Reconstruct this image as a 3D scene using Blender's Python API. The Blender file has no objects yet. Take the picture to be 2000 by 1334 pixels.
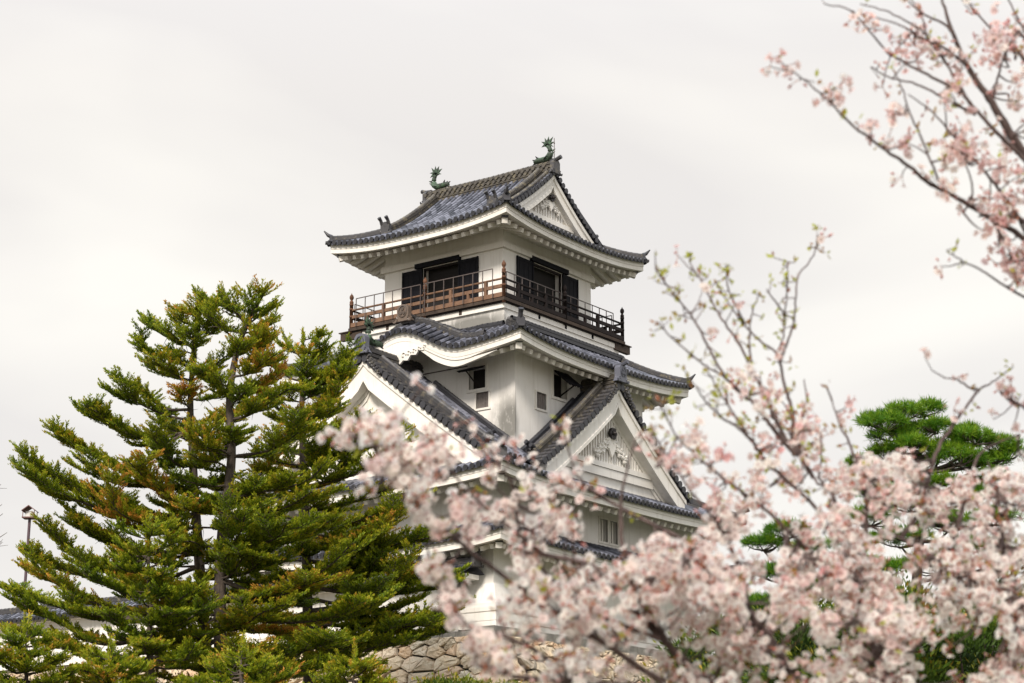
import bpy, math, random
import numpy as np
from mathutils import Vector, Matrix

C = bpy.context.scene.collection
SC = bpy.context.scene
random.seed(7)
RNG = np.random.default_rng(11)

# ------------------------------------------------------------------ camera
FPX, CX, CY = 3770.0, 1000.0, 667.0
PITCH = math.atan2(1003.0, FPX)
AR = math.radians(36.5)
CAM = np.array([-64.08, -47.89, 1.6])
FWD_H = np.array([math.cos(AR), math.sin(AR), 0.0])
RIGHT = np.array([math.sin(AR), -math.cos(AR), 0.0])
UPZ = np.array([0.0, 0.0, 1.0])
FW = math.cos(PITCH) * FWD_H + math.sin(PITCH) * UPZ
UP = -math.sin(PITCH) * FWD_H + math.cos(PITCH) * UPZ


def at(x, y, depth):
    """world point seen at pixel (x, y) of the 2000 px photograph at a horizontal distance"""
    r = (x - CX) * RIGHT - (y - CY) * UP + FPX * FW
    return CAM + r * (depth / float(r @ FWD_H))


cd = bpy.data.cameras.new('camera')
cam = bpy.data.objects.new('camera', cd)
C.objects.link(cam)
m = Matrix(((RIGHT[0], UP[0], -FW[0], CAM[0]), (RIGHT[1], UP[1], -FW[1], CAM[1]), (RIGHT[2], UP[2], -FW[2], CAM[2]), (0, 0, 0, 1)))
cam.matrix_world = m
cd.sensor_width = 36.0
cd.lens = 36.0 * FPX / 2000.0
cd.clip_start = 0.1
cd.clip_end = 5000.0
cd.dof.use_dof = True
cd.dof.focus_distance = 82.0
cd.dof.aperture_fstop = 4.8
cd.dof.aperture_blades = 9
SC.camera = cam

# ------------------------------------------------------------------ world, sun, exposure
SUN_EL, SUN_AZ_VEC = math.radians(38), np.array([-0.955, -0.297])
w = bpy.data.worlds.new('World')
SC.world = w
w.use_nodes = True
nt = w.node_tree
nt.nodes.clear()
N = nt.nodes.new
L = nt.links.new
out = N('ShaderNodeOutputWorld')
bg = N('ShaderNodeBackground')
bg.inputs['Strength'].default_value = 0.1
sky = N('ShaderNodeTexSky')
sky.sky_type = 'NISHITA'
sky.sun_disc = False
sky.sun_elevation = SUN_EL
sky.sun_rotation = math.atan2(SUN_AZ_VEC[0], SUN_AZ_VEC[1])
sky.air_density = 1.0
sky.dust_density = 2.0
tc = N('ShaderNodeTexCoord')
mp = N('ShaderNodeMapping')
mp.inputs['Scale'].default_value = (1.0, 1.0, 3.2)
nz = N('ShaderNodeTexNoise')
nz.inputs['Scale'].default_value = 2.1
nz.inputs['Detail'].default_value = 4.0
nz.inputs['Roughness'].default_value = 0.45
nz.inputs['Distortion'].default_value = 0.6
L(tc.outputs['Generated'], mp.inputs['Vector'])
L(mp.outputs['Vector'], nz.inputs['Vector'])
cr = N('ShaderNodeValToRGB')
cr.color_ramp.elements[0].position = 0.39
cr.color_ramp.elements[0].color = (0.755, 0.718, 0.682, 1)
cr.color_ramp.elements[1].position = 0.61
cr.color_ramp.elements[1].color = (0.91, 0.872, 0.802, 1)
L(nz.outputs['Fac'], cr.inputs['Fac'])
# overcast cloud deck: brighter overhead than near the horizon
sep = N('ShaderNodeSeparateXYZ')
L(tc.outputs['Generated'], sep.inputs['Vector'])
mr = N('ShaderNodeMapRange')
mr.inputs['From Min'].default_value = 0.35
mr.inputs['From Max'].default_value = 1.0
mr.inputs['To Min'].default_value = 5.05
mr.inputs['To Max'].default_value = 8.8
L(sep.outputs['Z'], mr.inputs['Value'])
vm = N('ShaderNodeVectorMath')
vm.operation = 'SCALE'
L(cr.outputs['Color'], vm.inputs[0])
L(mr.outputs['Result'], vm.inputs['Scale'])
mx = N('ShaderNodeMix')
mx.data_type = 'RGBA'
mx.inputs[0].default_value = 0.94
L(sky.outputs['Color'], mx.inputs[6])
tint = N('ShaderNodeMix')          # the cloud deck is a little bluer overhead
tint.data_type = 'RGBA'
tint.blend_type = 'MULTIPLY'
zf_ = N('ShaderNodeMapRange')
zf_.inputs['From Min'].default_value = 0.38
zf_.inputs['From Max'].default_value = 0.8
L(sep.outputs['Z'], zf_.inputs['Value'])
L(zf_.outputs['Result'], tint.inputs[0])
L(vm.outputs['Vector'], tint.inputs[6])
tint.inputs[7].default_value = (0.86, 0.96, 1.12, 1)
L(tint.outputs[2], mx.inputs[7])
L(mx.outputs[2], bg.inputs['Color'])
L(bg.outputs['Background'], out.inputs['Surface'])

sd = bpy.data.lights.new('sun', 'SUN')
sd.energy = 1.85
sd.angle = math.radians(12)
sd.color = (1.0, 0.91, 0.80)
sun = bpy.data.objects.new('sun', sd)
C.objects.link(sun)
sv = np.array([SUN_AZ_VEC[0] * math.cos(SUN_EL), SUN_AZ_VEC[1] * math.cos(SUN_EL), math.sin(SUN_EL)])
sun.rotation_euler = Vector(sv).to_track_quat('Z', 'Y').to_euler()
sun.location = (-30, -30, 60)

SC.view_settings.view_transform = 'Standard'
SC.view_settings.look = 'None'
SC.view_settings.gamma = 1.0
SC.view_settings.exposure = 1.2


# ------------------------------------------------------------------ materials
def new_mat(name):
    mt = bpy.data.materials.new(name)
    mt.use_nodes = True
    t = mt.node_tree
    b = t.nodes['Principled BSDF']
    return mt, t, b


def node(t, typ, **kw):
    n = t.nodes.new(typ)
    for k, v in kw.items():
        if k in n.inputs:
            n.inputs[k].default_value = v
        else:
            setattr(n, k, v)
    return n


def ramp(t, stops):
    n = t.nodes.new('ShaderNodeValToRGB')
    e = n.color_ramp.elements
    while len(e) < len(stops):
        e.new(0.5)
    for i, (p, c) in enumerate(stops):
        e[i].position = p
        e[i].color = (c[0], c[1], c[2], 1)
    return n


def mixc(t, fac, a, b, mode='MIX'):
    n = t.nodes.new('ShaderNodeMix')
    n.data_type = 'RGBA'
    n.blend_type = mode
    for i, v in ((0, fac), (6, a), (7, b)):
        if hasattr(v, 'is_linked'):
            t.links.new(v, n.inputs[i])
        elif i == 0:
            n.inputs[0].default_value = v
        else:
            n.inputs[i].default_value = (v[0], v[1], v[2], 1)
    return n.outputs[2]


def coords(t, scale=(1, 1, 1)):
    tcn = t.nodes.new('ShaderNodeTexCoord')
    mpn = t.nodes.new('ShaderNodeMapping')
    mpn.inputs['Scale'].default_value = scale
    t.links.new(tcn.outputs['Object'], mpn.inputs['Vector'])
    return mpn.outputs['Vector']


def noise(t, vec, scale, detail=5, rough=0.55):
    n = node(t, 'ShaderNodeTexNoise', Scale=scale, Detail=detail, Roughness=rough)
    t.links.new(vec, n.inputs['Vector'])
    return n.outputs['Fac']


def attr(t, name='tone'):
    n = t.nodes.new('ShaderNodeAttribute')
    n.attribute_name = name
    return n


def maprange(t, v, a, b, c=0.0, d=1.0):
    n = t.nodes.new('ShaderNodeMapRange')
    t.links.new(v, n.inputs['Value'])
    for k, x in (('From Min', a), ('From Max', b), ('To Min', c), ('To Max', d)):
        n.inputs[k].default_value = x
    return n.outputs['Result']


def math_n(t, op, a, b=None):
    n = t.nodes.new('ShaderNodeMath')
    n.operation = op
    for i, v in enumerate((a, b)):
        if v is None:
            continue
        if hasattr(v, 'is_linked'):
            t.links.new(v, n.inputs[i])
        else:
            n.inputs[i].default_value = v
    return n.outputs[0]


def bump(t, b, h, strength=0.3, dist=0.02):
    n = node(t, 'ShaderNodeBump', Strength=strength, Distance=dist)
    t.links.new(h, n.inputs['Height'])
    t.links.new(n.outputs['Normal'], b.inputs['Normal'])


def plaster(name, base, blobs=()):
    mt, t, b = new_mat(name)
    v = coords(t)
    vs = coords(t, (2.2, 2.2, 0.16))
    n1 = noise(t, v, 0.55, 6)
    n2 = noise(t, vs, 2.2, 6, 0.65)
    n3 = noise(t, v, 14, 3)
    col = mixc(t, maprange(t, n1, 0.42, 0.75), base, (base[0] * .90, base[1] * .885, base[2] * .86))
    col = mixc(t, maprange(t, n2, 0.50, 0.80, 0, .75), col, (base[0] * .74, base[1] * .72, base[2] * .69))
    # rain-fed algae stains, each with its own place on the walls
    for (cx, cy, cz, rx, ry, rz, k) in blobs:
        mpn = t.nodes.new('ShaderNodeMapping')
        mpn.inputs['Location'].default_value = (-cx / rx, -cy / ry, -cz / rz)
        mpn.inputs['Scale'].default_value = (1 / rx, 1 / ry, 1 / rz)
        tcn = t.nodes.new('ShaderNodeTexCoord')
        t.links.new(tcn.outputs['Object'], mpn.inputs['Vector'])
        ln = t.nodes.new('ShaderNodeVectorMath')
        ln.operation = 'LENGTH'
        t.links.new(mpn.outputs['Vector'], ln.inputs[0])
        fall = maprange(t, ln.outputs['Value'], 1.0, 0.35)
        stain = noise(t, coords(t, (1.6, 1.6, .62)), 2.6, 9, 0.68)
        f = math_n(t, 'MULTIPLY', maprange(t, math_n(t, 'ADD', stain, math_n(t, 'MULTIPLY', fall, .25)), 0.36, 0.68), fall)
        f = math_n(t, 'MULTIPLY', f, k)
        col = mixc(t, f, col, (0.22, 0.215, 0.20))
    t.links.new(col, b.inputs['Base Color'])
    b.inputs['Roughness'].default_value = 0.85
    b.inputs['Specular IOR Level'].default_value = 0.25
    bump(t, b, n3, 0.12, 0.02)
    return mt


WHITE = (0.82, 0.80, 0.775)
M_wall = plaster('wall_plaster', WHITE)
M_wall_base = plaster('tower_plaster', WHITE, [(-.99, .9, 23.5, .5, 3.4, .85, 1.0), (-.99, 5.5, 23.3, .8, 2.5, .9, .6)])
M_wall_mid = plaster('tower_lower_plaster', WHITE, [(-1.56, -1.55, 18.9, .16, 1.4, 1.7, 1.0), (-1.5, -1.77, 18.7, .35, .3, .9, .5)])
M_trim = plaster('trim_plaster', (0.80, 0.775, 0.735))
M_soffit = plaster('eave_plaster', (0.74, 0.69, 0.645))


def tile_mat(name, lo, hi, lichen, lichen_col=(0.165, 0.145, 0.105)):
    mt, t, b = new_mat(name)
    v = coords(t)
    a = attr(t)
    n1 = noise(t, v, 1.3, 4)
    n2 = noise(t, v, 7.0, 6, 0.7)
    f = math_n(t, 'ADD', math_n(t, 'MULTIPLY', a.outputs['Fac'], .7), math_n(t, 'MULTIPLY', n1, .45))
    col = ramp(t, [(0.2, lo), (0.85, hi)])
    t.links.new(f, col.inputs['Fac'])
    c2 = mixc(t, maprange(t, n2, 0.60, 0.70, 0, .75), col.outputs['Color'], (hi[0] * 1.5, hi[1] * 1.5, hi[2] * 1.45))
    th = 0.72 - lichen
    c3 = mixc(t, maprange(t, noise(t, v, 4.2, 7, 0.7), th, th + .10, 0, .85), c2, lichen_col)
    t.links.new(c3, b.inputs['Base Color'])
    b.inputs['Roughness'].default_value = 0.5
    bump(t, b, n2, 0.25, 0.015)
    return mt


M_tile = tile_mat('roof_tile', (0.020, 0.022, 0.032), (0.165, 0.172, 0.215), 0.09)
M_tile_ridge = tile_mat('ridge_tile', (0.018, 0.017, 0.020), (0.085, 0.082, 0.086), 0.17)
M_tile_dark = tile_mat('tile_end', (0.012, 0.012, 0.016), (0.042, 0.042, 0.050), 0.05)
M_tile_moss = tile_mat('mossy_ridge_tile', (0.022, 0.019, 0.018), (0.115, 0.102, 0.085), 0.20, (0.175, 0.15, 0.095))


def wood_mat(name, a, b_, rough=0.75):
    mt, t, b = new_mat(name)
    n1 = noise(t, coords(t, (4, 4, 22)), 2.0, 6, 0.6)
    n2 = noise(t, coords(t, (1, 1, 1)), 2.2, 5, 0.6)
    r = ramp(t, [(0.3, a), (0.7, b_)])
    t.links.new(math_n(t, 'ADD', math_n(t, 'MULTIPLY', n1, .5), math_n(t, 'MULTIPLY', n2, .5)), r.inputs['Fac'])
    t.links.new(r.outputs['Color'], b.inputs['Base Color'])
    b.inputs['Roughness'].default_value = rough
    b.inputs['Specular IOR Level'].default_value = 0.2
    bump(t, b, n1, 0.25, 0.01)
    return mt


M_rail = wood_mat('weathered_brown_wood', (0.105, 0.060, 0.040), (0.265, 0.158, 0.102))
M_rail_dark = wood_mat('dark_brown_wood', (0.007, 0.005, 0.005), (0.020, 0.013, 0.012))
M_deck = wood_mat('deck_board_wood', (0.030, 0.022, 0.018), (0.085, 0.062, 0.048))
M_black_wood = wood_mat('black_door_wood', (0.002, 0.0022, 0.0045), (0.008, 0.008, 0.013), 0.7)
M_grey_wood = wood_mat('grey_shutter_wood', (0.12, 0.105, 0.10), (0.24, 0.21, 0.20))


def flat(name, c, rough=0.6, metal=0.0, var=0.15, sc=6.0):
    mt, t, b = new_mat(name)
    n1 = noise(t, coords(t), sc, 5, 0.65)
    col = mixc(t, maprange(t, n1, .35, .7), tuple(x * (1 - var) for x in c), tuple(min(1, x * (1 + var)) for x in c))
    t.links.new(col, b.inputs['Base Color'])
    b.inputs['Roughness'].default_value = rough
    b.inputs['Metallic'].default_value = metal
    return mt


M_dark = flat('dark_interior', (0.012, 0.010, 0.010), 0.9)
M_steel = flat('painted_steel', (0.09, 0.07, 0.065), 0.5)
M_bronze = flat('dark_bronze', (0.035, 0.030, 0.030), 0.45, 0.6)


def copper_mat():
    mt, t, b = new_mat('verdigris_copper')
    n1 = noise(t, coords(t), 5.0, 6, 0.65)
    n2 = noise(t, coords(t), 17.0, 4, 0.6)
    r = ramp(t, [(0.36, (0.018, 0.021, 0.017)), (0.52, (0.035, 0.058, 0.036)), (0.64, (0.09, 0.18, 0.10)), (0.8, (0.24, 0.30, 0.13))])
    t.links.new(math_n(t, 'ADD', math_n(t, 'MULTIPLY', n1, .75), math_n(t, 'MULTIPLY', n2, .25)), r.inputs['Fac'])
    t.links.new(r.outputs['Color'], b.inputs['Base Color'])
    b.inputs['Roughness'].default_value = 0.65
    bump(t, b, n2, 0.5, 0.03)
    return mt


M_copper = copper_mat()


def stone_mat(name):
    mt, t, b = new_mat(name)
    a = attr(t)
    v = coords(t)
    n1 = noise(t, v, 1.6, 6, 0.6)
    n2 = noise(t, v, 9.0, 8, 0.7)
    n3 = noise(t, v, 3.0, 5, 0.6)
    r = ramp(t, [(0.0, (0.34, 0.29, 0.23)), (0.25, (0.50, 0.42, 0.31)), (0.5, (0.60, 0.50, 0.36)), (0.75, (0.56, 0.37, 0.225)), (1.0, (0.62, 0.56, 0.45))])
    t.links.new(a.outputs['Fac'], r.inputs['Fac'])
    c1 = mixc(t, maprange(t, n1, .45, .7, 0, .7), r.outputs['Color'], (0.52, 0.47, 0.38))
    c2 = mixc(t, maprange(t, n3, .56, .72, 0, .5), c1, (0.46, 0.25, 0.13))
    c3 = mixc(t, maprange(t, n2, .56, .78, 0, .6), c2, (0.13, 0.12, 0.09))
    t.links.new(c3, b.inputs['Base Color'])
    b.inputs['Roughness'].default_value = 0.9
    bump(t, b, n2, 0.8, 0.06)
    return mt


M_stone = stone_mat('rough_stone')
M_joint = flat('dark_wall_joint', (0.022, 0.019, 0.015), 1.0)
M_cope = flat('grey_coping_stone', (0.20, 0.19, 0.17), 0.85, 0, .3, 4.0)


def ground_mat():
    mt, t, b = new_mat('ground_soil')
    v = coords(t)
    r = ramp(t, [(0.35, (0.05, 0.055, 0.02)), (0.55, (0.10, 0.085, 0.055)), (0.7, (0.16, 0.13, 0.09))])
    t.links.new(noise(t, v, 0.6, 8, 0.65), r.inputs['Fac'])
    t.links.new(r.outputs['Color'], b.inputs['Base Color'])
    b.inputs['Roughness'].default_value = 1.0
    return mt


M_ground = ground_mat()


def hill_mat():
    mt, t, b = new_mat('wooded_hillside')
    v = coords(t)
    n1 = noise(t, v, 1.1, 8, 0.7)
    r = ramp(t, [(0.35, (0.018, 0.032, 0.010)), (0.5, (0.045, 0.075, 0.016)), (0.66, (0.10, 0.13, 0.025))])
    t.links.new(n1, r.inputs['Fac'])
    t.links.new(r.outputs['Color'], b.inputs['Base Color'])
    b.inputs['Roughness'].default_value = 1.0
    bump(t, b, n1, 1.0, 0.6)
    return mt


M_hill = hill_mat()


def leaf_mat(name, stops, trans=0.35, rough=0.55):
    """thin leaf: colour runs with the leaf's own age (tone), light passes through a little"""
    mt, t, b = new_mat(name)
    a = attr(t)
    r = ramp(t, stops)
    t.links.new(a.outputs['Fac'], r.inputs['Fac'])
    t.links.new(r.outputs['Color'], b.inputs['Base Color'])
    b.inputs['Roughness'].default_value = rough
    b.inputs['Specular IOR Level'].default_value = 0.25
    tr = t.nodes.new('ShaderNodeBsdfTranslucent')
    t.links.new(r.outputs['Color'], tr.inputs['Color'])
    ms = t.nodes.new('ShaderNodeMixShader')
    ms.inputs[0].default_value = trans
    o = t.nodes['Material Output']
    t.links.new(b.outputs[0], ms.inputs[1])
    t.links.new(tr.outputs[0], ms.inputs[2])
    t.links.new(ms.outputs[0], o.inputs['Surface'])
    return mt


M_fir = leaf_mat('conifer_leaf', [(0.0, (0.020, 0.042, 0.006)), (0.26, (0.068, 0.118, 0.010)), (0.48, (0.180, 0.255, 0.012)), (0.74, (0.34, 0.375, 0.018)), (0.93, (0.46, 0.36, 0.026)), (1.0, (0.60, 0.29, 0.05))], 0.42)
M_pine = leaf_mat('pine_needle', [(0.0, (0.012, 0.050, 0.005)), (0.42, (0.075, 0.200, 0.010)), (1.0, (0.27, 0.38, 0.02))], 0.35)
M_bush = leaf_mat('bush_leaf', [(0.0, (0.015, 0.035, 0.006)), (0.5, (0.065, 0.12, 0.012)), (0.8, (0.19, 0.21, 0.02)), (1.0, (0.42, 0.24, 0.04))], 0.25)
M_petal = leaf_mat('cherry_petal', [(0.0, (0.80, 0.42, 0.42)), (0.25, (0.87, 0.62, 0.60)), (0.5, (0.93, 0.76, 0.72)), (0.78, (0.94, 0.865, 0.815)), (1.0, (0.94, 0.91, 0.86))], 0.6, 0.7)
M_calyx = leaf_mat('cherry_calyx', [(0.0, (0.30, 0.06, 0.05)), (0.6, (0.46, 0.15, 0.11)), (1.0, (0.30, 0.22, 0.05))], 0.2)
M_young = leaf_mat('young_leaf', [(0.0, (0.30, 0.10, 0.05)), (0.25, (0.32, 0.19, 0.04)), (0.45, (0.34, 0.34, 0.035)), (1.0, (0.46, 0.50, 0.06))], 0.5)


def bark_mat(name, lo, hi, sc=10.0):
    mt, t, b = new_mat(name)
    n1 = noise(t, coords(t, (1, 1, .4)), sc, 7, 0.7)
    r = ramp(t, [(0.35, lo), (0.65, hi)])
    t.links.new(n1, r.inputs['Fac'])
    t.links.new(r.outputs['Color'], b.inputs['Base Color'])
    b.inputs['Roughness'].default_value = 0.9
    bump(t, b, n1, 0.7, 0.03)
    return mt


M_bark = bark_mat('conifer_bark', (0.022, 0.016, 0.014), (0.11, 0.085, 0.068), 5.0)
M_twig = bark_mat('conifer_twig', (0.035, 0.026, 0.020), (0.13, 0.10, 0.075), 9.0)
M_cbark = bark_mat('cherry_bark', (0.050, 0.032, 0.030), (0.17, 0.12, 0.11), 26.0)


# ------------------------------------------------------------------ mesh builder
class MB:
    def __init__(self):
        self.v, self.li, self.ls, self.tone, self.mi, self.n = [], [], [], [], [], 0

    def add(self, verts, faces, tone=0.5, mat=0):
        verts = np.asarray(verts, float).reshape(-1, 3)
        self.v.append(verts)
        for f in faces:
            self.li.append(np.asarray(f, int) + self.n)
            self.ls.append(np.array([len(f)]))
        k = len(faces)
        tn = np.full(k, tone, float) if np.isscalar(tone) else np.asarray(tone, float)
        self.tone.append(tn)
        self.mi.append(np.full(k, mat, int))
        self.n += len(verts)

    def polys(self, verts, k, tone=0.5, mat=0):
        """many separate k-gons at once: verts (n, k, 3)"""
        verts = np.asarray(verts, float)
        n = len(verts)
        if n == 0:
            return
        self.v.append(verts.reshape(-1, 3))
        self.li.append(np.arange(n * k) + self.n)
        self.ls.append(np.full(n, k))
        self.tone.append(np.full(n, tone, float) if np.isscalar(tone) else np.asarray(tone, float))
        self.mi.append(np.full(n, mat, int))
        self.n += n * k

    def grid(self, P, tone=0.5, mat=0, close=False):
        """P (a, b, 3) -> quads; close wraps the second axis"""
        P = np.asarray(P, float)
        a, b = P.shape[:2]
        i, j = np.meshgrid(np.arange(a - 1), np.arange(b if close else b - 1), indexing='ij')
        j2 = (j + 1) % b
        q = np.stack([i * b + j, i * b + j2, (i + 1) * b + j2, (i + 1) * b + j], -1).reshape(-1, 4)
        self.v.append(P.reshape(-1, 3))
        self.li.append(q.reshape(-1) + self.n)
        self.ls.append(np.full(len(q), 4))
        self.tone.append(np.full(len(q), tone, float) if np.isscalar(tone) else np.asarray(tone, float))
        self.mi.append(np.full(len(q), mat, int))
        self.n += a * b

    def box(self, p0, p1, tone=0.5, mat=0):
        x0, y0, z0 = np.minimum(p0, p1)
        x1, y1, z1 = np.maximum(p0, p1)
        v = [(x, y, z) for z in (z0, z1) for y in (y0, y1) for x in (x0, x1)]
        self.add(v, [(0, 2, 3, 1), (4, 5, 7, 6), (0, 1, 5, 4), (2, 6, 7, 3), (0, 4, 6, 2), (1, 3, 7, 5)], tone, mat)

    def bar(self, a, b, wd, h, up=(0, 0, 1), tone=0.5, mat=0):
        """square bar from a to b"""
        a, b = np.asarray(a, float), np.asarray(b, float)
        d = b - a
        d /= np.linalg.norm(d)
        u = np.asarray(up, float)
        s = np.cross(d, u)
        s /= np.linalg.norm(s)
        u = np.cross(s, d)
        r = []
        for p in (a, b):
            r += [p - s * wd / 2 - u * h / 2, p + s * wd / 2 - u * h / 2, p + s * wd / 2 + u * h / 2, p - s * wd / 2 + u * h / 2]
        self.add(r, [(0, 1, 5, 4), (1, 2, 6, 5), (2, 3, 7, 6), (3, 0, 4, 7), (3, 2, 1, 0), (4, 5, 6, 7)], tone, mat)

    def tube(self, pts, rad, n=6, tone=0.5, mat=0, cap=True):
        pts = np.asarray(pts, float)
        k = len(pts)
        rad = np.full(k, rad, float) if np.isscalar(rad) else np.asarray(rad, float)
        tg = np.gradient(pts, axis=0)
        tg /= np.linalg.norm(tg, axis=1)[:, None] + 1e-12
        ref = np.array([0, 0, 1.0]) if abs(tg[0, 2]) < 0.9 else np.array([1.0, 0, 0])
        s = np.cross(tg, ref)
        s /= np.linalg.norm(s, axis=1)[:, None] + 1e-12
        u = np.cross(s, tg)
        an = np.linspace(0, 2 * math.pi, n, endpoint=False)
        P = pts[:, None] + rad[:, None, None] * (np.cos(an)[None, :, None] * s[:, None] + np.sin(an)[None, :, None] * u[:, None])
        self.grid(P, tone, mat, True)
        if cap:
            self.add(P[0], [tuple(range(n))], tone, mat)
            self.add(P[-1], [tuple(range(n))[::-1]], tone, mat)

    def disc(self, c, nrm, r, th, n=10, tone=0.5, mat=0):
        c, nrm = np.asarray(c, float), np.asarray(nrm, float)
        nrm = nrm / np.linalg.norm(nrm)
        self.tube([c - nrm * th / 2, c + nrm * th / 2], r, n, tone, mat)

    def lathe(self, base, prof, n=10, tone=0.5, mat=0):
        an = np.linspace(0, 2 * math.pi, n, endpoint=False)
        P = np.array([[(base[0] + r * math.cos(a), base[1] + r * math.sin(a), base[2] + z) for a in an] for r, z in prof])
        self.grid(P, tone, mat, True)

    def extrude(self, poly, o, ux, uy, dpt, tone=0.5, mat=0):
        """2-D polygon in the plane (ux, uy) at o, thickness vector dpt"""
        o, ux, uy, dpt = (np.asarray(q, float) for q in (o, ux, uy, dpt))
        f = np.array([o + ux * a + uy * b for a, b in poly])
        k = len(f)
        v = np.concatenate([f, f + dpt])
        self.add(v, [tuple(range(k))[::-1], tuple(range(k, 2 * k))] + [(i, (i + 1) % k, k + (i + 1) % k, k + i) for i in range(k)], tone, mat)

    def build(self, name, mats, parent=None, smooth=False):
        me = bpy.data.meshes.new(name)
        if self.n:
            V = np.concatenate(self.v)
            li = np.concatenate(self.li)
            ls = np.concatenate(self.ls)
            me.vertices.add(len(V))
            me.vertices.foreach_set('co', V.astype(np.float32).ravel())
            me.loops.add(len(li))
            me.loops.foreach_set('vertex_index', li.astype(np.int32))
            me.polygons.add(len(ls))
            me.polygons.foreach_set('loop_start', np.concatenate([[0], np.cumsum(ls)[:-1]]).astype(np.int32))
            me.polygons.foreach_set('material_index', np.concatenate(self.mi).astype(np.int32))
            me.polygons.foreach_set('use_smooth', np.full(len(ls), bool(smooth)))
            at_ = me.attributes.new('tone', 'FLOAT', 'FACE')
            at_.data.foreach_set('value', np.concatenate(self.tone).astype(np.float32))
            me.update(calc_edges=True)
            me.validate()
        for mt in (mats if isinstance(mats, (list, tuple)) else [mats]):
            me.materials.append(mt)
        o = bpy.data.objects.new(name, me)
        C.objects.link(o)
        if parent is not None:
            o.parent = parent
            if parent.type == 'EMPTY':
                o.matrix_parent_inverse = Matrix.Translation(-Vector(parent.location))
        return o


def thing(name, label, cat, loc=(0, 0, 0), group=None):
    o = bpy.data.objects.new(name, None)
    o.empty_display_size = 0.5
    o.location = Vector([float(q) for q in loc])
    C.objects.link(o)
    o['label'], o['category'] = label, cat
    if group:
        o['group'] = group
    return o


def tag(o, label, cat, group=None, kind=None):
    if label:
        o['label'] = label
    if cat:
        o['category'] = cat
    if group:
        o['group'] = group
    if kind:
        o['kind'] = kind
    return o

# ================================================================== roofs
def tile_column(mb, pts, nrm_side, r=0.085, cap=True, tone=None, capmb=None, seg=5):
    """a row of round cover tiles up a roof; pts from the eave upward, nrm_side = unit vector across the row"""
    pts = np.asarray(pts, float)
    if len(pts) < 2:
        return
    an = np.linspace(-0.15, math.pi + 0.15, seg)
    sd = np.asarray(nrm_side, float)
    for i in range(len(pts) - 1):
        a, b = pts[i], pts[i + 1]
        d = b - a
        ln = np.linalg.norm(d)
        if ln < 1e-4:
            continue
        d = d / ln
        a = a + sd * random.gauss(0, .006)
        b = b + sd * random.gauss(0, .006)
        u = np.cross(sd, d)
        if u[2] < 0:
            u = -u
        P = []
        for p, rr in ((a - d * .02, r * 1.06), (b, r * .90)):
            P.append(p + rr * (np.cos(an)[:, None] * sd + np.sin(an)[:, None] * u))
        t = random.random() ** 1.2 if tone is None else tone + 0.35 * random.random()
        mb.grid(np.array(P), t)
        # lip of the tile: small closing face
        mb.add(np.concatenate([P[0], [a]]), [tuple(range(seg))], t * .5)
    if cap:
        d = pts[0] - pts[1]
        d /= np.linalg.norm(d)
        h = d.copy()
        h[2] = h[2] * .4
        (capmb or mb).disc(pts[0] + h * .02, h, r * 1.25, 0.06, 8, 0.35 + .3 * random.random())


def sweep_rect(mb, pts, w_, z0, z1, tone=0.5, mat=0, n2=None):
    """rectangular section along a path; width w_ horizontal, from z0 to z1 above the path"""
    pts = np.asarray(pts, float)
    tg = np.gradient(pts, axis=0)
    tg /= np.linalg.norm(tg, axis=1)[:, None] + 1e-12
    s = np.cross(tg, UPZ)
    s /= np.linalg.norm(s, axis=1)[:, None] + 1e-12
    u = np.cross(s, tg)
    P = np.stack([pts - s * w_ / 2 + u * z0, pts + s * w_ / 2 + u * z0, pts + s * w_ / 2 + u * z1, pts - s * w_ / 2 + u * z1], 1)
    mb.grid(P, tone, mat, True)
    mb.add(P[0], [(0, 1, 2, 3)], tone, mat)
    mb.add(P[-1], [(3, 2, 1, 0)], tone, mat)


def resample(pts, step):
    pts = np.asarray(pts, float)
    d = np.concatenate([[0], np.cumsum(np.linalg.norm(np.diff(pts, axis=0), axis=1))])
    n = max(2, int(round(d[-1] / step)) + 1)
    t = np.linspace(0, d[-1], n)
    return np.stack([np.interp(t, d, pts[:, k]) for k in range(3)], 1)


def ridge(mb, pts, w_=0.34, layers=3, lh=0.085, r=0.10, base=0.06, lumpy=True, rim=True):
    """layered ridge of flat tiles with a row of round tiles on top"""
    pts = resample(pts, 0.28)
    z = -0.10
    sweep_rect(mb, pts, w_ * .86, z, base, 0.4)
    z = base
    for k in range(layers):
        ww = w_ * (1.0 if k % 2 == 0 else .84) * (1 - .05 * k)
        sweep_rect(mb, pts, ww, z, z + lh * .55, 0.3 + .25 * random.random())
        sweep_rect(mb, pts, ww * .86, z + lh * .55, z + lh, 0.1)
        z += lh
    tg = np.gradient(pts, axis=0)
    tg /= np.linalg.norm(tg, axis=1)[:, None]
    s = np.cross(tg, UPZ)
    s /= np.linalg.norm(s, axis=1)[:, None]
    u = np.cross(s, tg)
    top = pts + u * (z + .01)
    an = np.linspace(-0.3, math.pi + 0.3, 7)
    for i in range(len(top) - 1):
        P = []
        for p, rr, q in ((top[i], r * 1.08, i), (top[i + 1], r * .92, i + 1)):
            P.append(p + rr * (np.cos(an)[:, None] * s[i] + np.sin(an)[:, None] * u[i]))
        mb.grid(np.array(P), 0.25 + .5 * random.random())
    return z + r


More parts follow.
